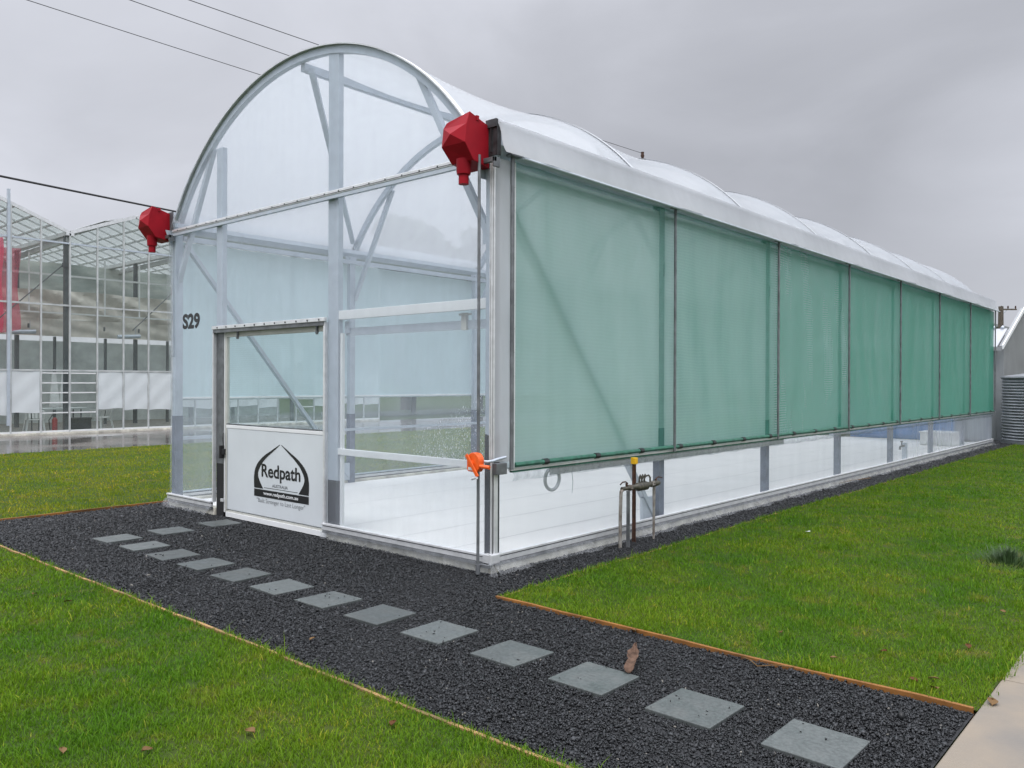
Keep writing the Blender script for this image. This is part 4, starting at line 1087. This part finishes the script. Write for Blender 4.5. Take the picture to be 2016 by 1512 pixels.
# ------------------------------------------------------------------ trees and hedge beyond
def tree(name, label, x, y, h, cr, crown, seed, nleaf=5200, ls=.30, cat='tree', group=None):
    t = thing(name, label, cat, (x, y, 0), group); rr = np.random.default_rng(seed)
    tb = MB().tube([(x, y, -.1), (x+.1, y, h*.25), (x, y+.1, h*.55), (x, y, h*.85)], [h*.03, h*.024, h*.016, h*.006], 9)
    cl = []
    for k in range(13):
        a = rr.uniform(0, 6.28); z0 = h*rr.uniform(.25, .7); rad = cr*rr.uniform(.4, .95); z1 = min(h*.97, z0+h*rr.uniform(.08, .3))
        tip = (x+rad*math.cos(a), y+rad*math.sin(a), z1)
        tb.tube([(x, y, z0), (x+rad*.5*math.cos(a), y+rad*.5*math.sin(a), (z0+z1)/2+.1), tip], [h*.011, h*.007, .02], 6)
        cl.append((*tip, cr*rr.uniform(.28, .5)))
    cl.append((x, y, h*.9, cr*.45)); cl.append((x, y, h*.7, cr*.6))
    tb.build('trunk', 'trunk', t)
    cl = np.array(cl); idx = rr.integers(0, len(cl), nleaf)
    d = rr.normal(size=(nleaf, 3)); d /= np.linalg.norm(d, axis=1)[:, None]
    rad = cl[idx, 3]*rr.uniform(.25, 1.05, nleaf)**.6
    c = cl[idx, :3]+d*rad[:, None]*np.array([1, 1, .8]); c[:, 2] = np.maximum(c[:, 2], crown*h*.3)
    A = rr.normal(size=(nleaf, 3)); A /= np.linalg.norm(A, axis=1)[:, None]; Bv = np.cross(A, rr.normal(size=(nleaf, 3))); Bv /= np.linalg.norm(Bv, axis=1)[:, None]
    s_ = ls*rr.uniform(.5, 1.2, nleaf)[:, None]
    V = np.stack([c-A*s_, c+Bv*s_*.45, c+A*s_, c-Bv*s_*.45], 1).reshape(-1, 3)
    i0 = np.arange(nleaf)*4
    T = np.concatenate([np.stack([i0, i0+1, i0+2], 1), np.stack([i0, i0+2, i0+3], 1)])
    o = big_mesh('crown', V, T, 'foliage'); o.parent = t; o.matrix_parent_inverse = Matrix.Translation((-x, -y, 0))
    return t
tree('tree', 'taller dark tree seen hazily through the tunnel film, left one of the pair', -31.6, 27.0, 11.3, 2.6, .5, 3, 6500, .42, group='trees seen through the film')
tree('tree', 'dark tree seen hazily through the tunnel film, right one of the pair', -29.2, 30.6, 10.9, 2.2, .5, 5, 6000, .42, group='trees seen through the film')
hl = ['dark shrub in the belt beyond the tunnel, first after the glasshouse', 'second dark shrub in the belt after the glasshouse', 'third dark shrub in the belt after the glasshouse', 'fourth dark shrub in the belt after the glasshouse', 'fifth dark shrub in the belt after the glasshouse', 'sixth dark shrub in the belt after the glasshouse', 'last dark shrub at the far end of the belt']
for i, (x, y) in enumerate([(-27, 19.5), (-26.5, 23), (-25.5, 26.5), (-24.5, 30), (-23, 33.5), (-21, 37), (-18.5, 40)]):
    tree('shrub', hl[i], x, y, 4.2+.5*math.sin(i*2), 2.6, .05, 20+i, 3800, .34, 'shrub', 'shrub belt beyond the tunnel')

# rush clump on the right lawn
nr = 420; rr = np.random.default_rng(77)
Vr = []; Tr = []
for i in range(nr):
    a = rr.uniform(0, 6.28); r_ = abs(rr.normal(0, .10)); x = 3.16+r_*math.cos(a)*1.3; y = 3.42+r_*math.sin(a)*1.6; h_ = rr.uniform(.06, .17)*(1-.5*min(1, r_/.25))
    lean = rr.uniform(.0, .06); c, s_ = math.cos(a), math.sin(a); w_ = .004
    n = len(Vr)
    Vr += [(x-s_*w_, y+c*w_, .01), (x+s_*w_, y-c*w_, .01), (x+c*lean*.5+s_*w_*.7, y+s_*lean*.5-c*w_*.7, h_*.6), (x+c*lean*.5-s_*w_*.7, y+s_*lean*.5+c*w_*.7, h_*.6), (x+c*lean*1.3, y+s_*lean*1.3, h_)]
    Tr += [(n, n+1, n+2), (n, n+2, n+3), (n+3, n+2, n+4)]
tag(big_mesh('rush_clump', np.array(Vr), np.array(Tr), 'rush'), 'dark clump of rushes in a damp bare patch of the right lawn', 'plant')

# ------------------------------------------------------------------ gravel chips (uncountable) and grass blades
def scatter(x0, x1, y0, y1, dens, d0, pw=2.0, keep=None):
    n = int((x1-x0)*(y1-y0)*dens)
    p = np.stack([rng.uniform(x0, x1, n), rng.uniform(y0, y1, n)], 1)
    d = np.linalg.norm(p-CAMXY, axis=1); pr = np.minimum(1, (d0/d)**pw)
    k = rng.uniform(size=n) < pr
    if keep is not None: k &= keep(p)
    return p[k], pr[k]
def chips():
    ps = []
    e_in = lambda p: ~((p[:, 0] > -5.58) & (p[:, 0] < .04) & (p[:, 1] > -.03))
    ps.append(scatter(-5.78, 3.70, -2.33, .3, 9000, 5.2, 1.5, lambda p: e_in(p) & ((p[:, 1] < -.575) | (p[:, 0] < .56))))
    yv = np.linspace(0, 21, 80); xe = np.array([side_edge(v) for v in yv])
    ps.append(scatter(.06, .62, .3, 21, 9000, 6.5, 1.5, lambda p: p[:, 0] < np.interp(p[:, 1], yv, xe)-.01))
    p = np.concatenate([a for a, _ in ps]); pr = np.concatenate([b for _, b in ps]); 
    slab = np.zeros(len(p), bool)
    for (sx, sy) in SL: slab |= (abs(p[:, 0]-sx) < .172+rng.normal(0, .006, len(p))) & (abs(p[:, 1]-sy) < .172+rng.normal(0, .006, len(p)))
    keep = ~slab | (rng.uniform(size=len(p)) < .004)
    p, pr, slab = p[keep], pr[keep], slab[keep]
    n = len(p)
    octa = np.array([(1, 0, 0), (-1, 0, 0), (0, 1, 0), (0, -1, 0), (0, 0, 1), (0, 0, -1)], float)
    tri = np.array([(0, 2, 4), (2, 1, 4), (1, 3, 4), (3, 0, 4), (2, 0, 5), (1, 2, 5), (3, 1, 5), (0, 3, 5)])
    sz = .0066*rng.lognormal(0, .28, n)/np.sqrt(pr)**.85
    sz *= np.where(rng.uniform(size=n) > .965, 1.55, 1.0)
    sz[slab] *= .7
    S = np.stack([sz*rng.uniform(.9, 1.7, n), sz*rng.uniform(.6, 1.0, n), sz*rng.uniform(.4, .8, n)], 1)
    V = octa[None]*S[:, None, :]*rng.uniform(.75, 1.25, (n, 6, 1))+rng.normal(0, .12, (n, 6, 3))*sz[:, None, None]
    q = rng.normal(size=(n, 4)); q[:, 1:3] *= .45; q /= np.linalg.norm(q, axis=1)[:, None]
    w_, x, y, z = q.T
    Rm = np.stack([1-2*(y*y+z*z), 2*(x*y-z*w_), 2*(x*z+y*w_), 2*(x*y+z*w_), 1-2*(x*x+z*z), 2*(y*z-x*w_), 2*(x*z-y*w_), 2*(y*z+x*w_), 1-2*(x*x+y*y)], 1).reshape(n, 3, 3)
    V = np.einsum('nij,nkj->nki', Rm, V)
    zz = .003+rng.uniform(0, .009, n)+.004*np.sin(p[:, 0]*3.1+p[:, 1]*2.2); zz[slab] = .026
    V += np.concatenate([p, zz[:, None]], 1)[:, None, :]
    T = (np.arange(n)[:, None, None]*6+tri[None]).reshape(-1, 3)
    tv = np.repeat(np.where(rng.uniform(size=n) > .997, 1.0, rng.uniform(0, .95, n)), 6)
    return tag(big_mesh('gravel', V.reshape(-1, 3), T, 'chips', tv), kind='stuff')
chips()
def blades(name, pts_pr, m, h0, w0, seed):
    r2 = np.random.default_rng(seed)
    p = np.concatenate([a for a, _ in pts_pr]); pr = np.concatenate([b for _, b in pts_pr]); n = len(p)
    # clumpy heights
    cl = .5+.5*np.sin(p[:, 0]*7.3+2*np.sin(p[:, 1]*5.1))*np.sin(p[:, 1]*6.7+1.7*np.sin(p[:, 0]*3.9))
    h = h0*r2.lognormal(0, .33, n)*(.72+.5*cl); w_ = w0*r2.uniform(.7, 1.3, n)/pr**.42
    a = r2.uniform(0, 6.283, n); b = a+r2.uniform(-.9, .9, n)
    ln = h*r2.uniform(.15, .95, n)
    dx, dy = np.cos(b), np.sin(b); sx, sy = -np.sin(a), np.cos(a)
    z0 = np.full(n, .004)
    def pt(f, hw, fz):
        x = p[:, 0]+dx*ln*f; y = p[:, 1]+dy*ln*f; z = z0+h*fz
        return np.stack([x+sx*w_*hw, y+sy*w_*hw, z], 1)
    V = np.stack([pt(0, -.5, 0), pt(0, .5, 0), pt(.38, -.42, .62), pt(.38, .42, .62), pt(1.0, 0, .92)], 1).reshape(-1, 3)
    i0 = np.arange(n)*5
    T = np.concatenate([np.stack([i0, i0+1, i0+3], 1), np.stack([i0, i0+3, i0+2], 1), np.stack([i0+2, i0+3, i0+4], 1)])
    patch = .5+.5*np.sin(p[:, 0]*2.3+1.3*np.sin(p[:, 1]*1.9))*np.sin(p[:, 1]*2.9+1.1*np.sin(p[:, 0]*2.1))
    tv = np.repeat(np.where(r2.uniform(size=n) < .035+.10*np.maximum(0, patch-.6)*2.5, r2.uniform(.9, 1, n), r2.uniform(0, .86, n)), 5)
    o = big_mesh(name, V, T, m, tv)
    return tag(o, kind='stuff')
yv = np.linspace(-1, 22, 90); xe = np.array([side_edge(v) for v in yv])
def not_rush(p): return ((p[:, 0]-3.2)/.42)**2+((p[:, 1]-3.5)/.55)**2 > rng.uniform(.2, 1.1, len(p))
right = [scatter(.15, 3.79, -.545, 21.5, 15000, 5.0, 1.75, lambda p: (p[:, 0] > np.interp(p[:, 1], yv, xe)-.022) & not_rush(p) & (p[:, 0] < 3.735+.025*np.sin(p[:, 1]*9)+.012*np.sin(p[:, 1]*23)))]
blades('grass', right, 'grass', .024, .0042, 21)
def bare(p):
    k = np.zeros(len(p), bool)
    for (bx_, by_, br) in ((1.36, -3.05, .10), (.55, -2.9, .09), (1.25, -3.35, .07), (.0, -3.1, .08), (-.7, -3.0, .12), (1.55, -2.75, .05)):
        k |= (p[:, 0]-bx_)**2+((p[:, 1]-by_)*1.3)**2 < (br*rng.uniform(.2, 1.1, len(p)))**2
    return ~k
front = [scatter(-4.5, 3.70, -5.4, -2.326, 17000, 4.0, 1.9, lambda p: bare(p)), scatter(-15, -4.5, -9, -2.345, 5000, 5.5, 1.7)]
blades('grass', front, 'grass', .026, .0042, 22)
leftl = [scatter(-15.1, -5.82, -2.4, 30, 7000, 5.6, 1.8)]
blades('grass', leftl, 'grass_old', .028, .0045, 23)

# longer tufts left by the mower along the edgings and here and there in the turf
edge = [scatter(-6, 3.70, -2.40, -2.322, 5200, 5.0, 1.5, lambda p: np.sin(p[:, 0]*5.3)+np.sin(p[:, 0]*13.1+1) > rng.uniform(-.9, 1.6, len(p))),
        scatter(.62, 3.70, -.55, -.47, 4200, 5.0, 1.5, lambda p: np.sin(p[:, 0]*4.7)+np.sin(p[:, 0]*11.3) > rng.uniform(-.6, 1.6, len(p))),
        scatter(.35, .75, -.5, 20, 1200, 7.0, 1.4, lambda p: abs(p[:, 0]-np.interp(p[:, 1], yv, xe)-.03) < .035),
        scatter(3.64, 3.77, -.5, 6, 3800, 6.0, 1.4, lambda p: np.sin(p[:, 1]*7)+np.sin(p[:, 1]*17) > rng.uniform(-1, 1.6, len(p)))]
tp_, tq_ = [], []
for (x0, x1, y0, y1, k) in ((-4.5, 3.6, -5.2, -2.4, 70), (.6, 3.6, -.4, 9, 60)):
    for i in range(k):
        cxy = np.array([rng.uniform(x0, x1), rng.uniform(y0, y1)]); m_ = int(rng.integers(10, 36))
        q_ = cxy+rng.normal(0, .022, (m_, 2)); tp_.append(q_); tq_.append(np.minimum(1, (5/np.linalg.norm(q_-CAMXY, axis=1))**1.5))
edge.append((np.concatenate(tp_), np.concatenate(tq_)))
blades('grass', edge, 'grass', .047, .0048, 31)
# rain drops caught on the right-hand panel of the end wall
nd = 620; rd = np.random.default_rng(5)
u_ = rd.beta(2.2, 1.3, nd); dx_ = -1.05+1.0*u_; dz_ = .93+(.14+.42*u_)*rd.uniform(0, 1, nd)**1.3
r_ = rd.uniform(.0018, .0045, nd); hl_ = r_*rd.choice([1.0, 1.2, 3.5], nd, p=[.6, .25, .15])
Vd = np.stack([np.stack([dx_-r_, np.full(nd, -.008), dz_], 1), np.stack([dx_, np.full(nd, -.008), dz_-hl_], 1), np.stack([dx_+r_, np.full(nd, -.008), dz_], 1), np.stack([dx_, np.full(nd, -.008), dz_+hl_], 1), np.stack([dx_, -.008-r_*.8, dz_], 1)], 1).reshape(-1, 3)
i0 = np.arange(nd)*5
Td = np.concatenate([np.stack([i0, i0+1, i0+4], 1), np.stack([i0+1, i0+2, i0+4], 1), np.stack([i0+2, i0+3, i0+4], 1), np.stack([i0+3, i0, i0+4], 1)])
MT['drop'] = film('rain_drops', (.98, .99, 1.0), .85, (.86, .89, .92), .1, .05, .2)
wd_ = big_mesh('water_droplets', Vd, Td, 'drop'); wd_.parent = TG; wd_.matrix_parent_inverse = Matrix.Translation(-world_loc(TG)); wd_['kind'] = 'stuff'
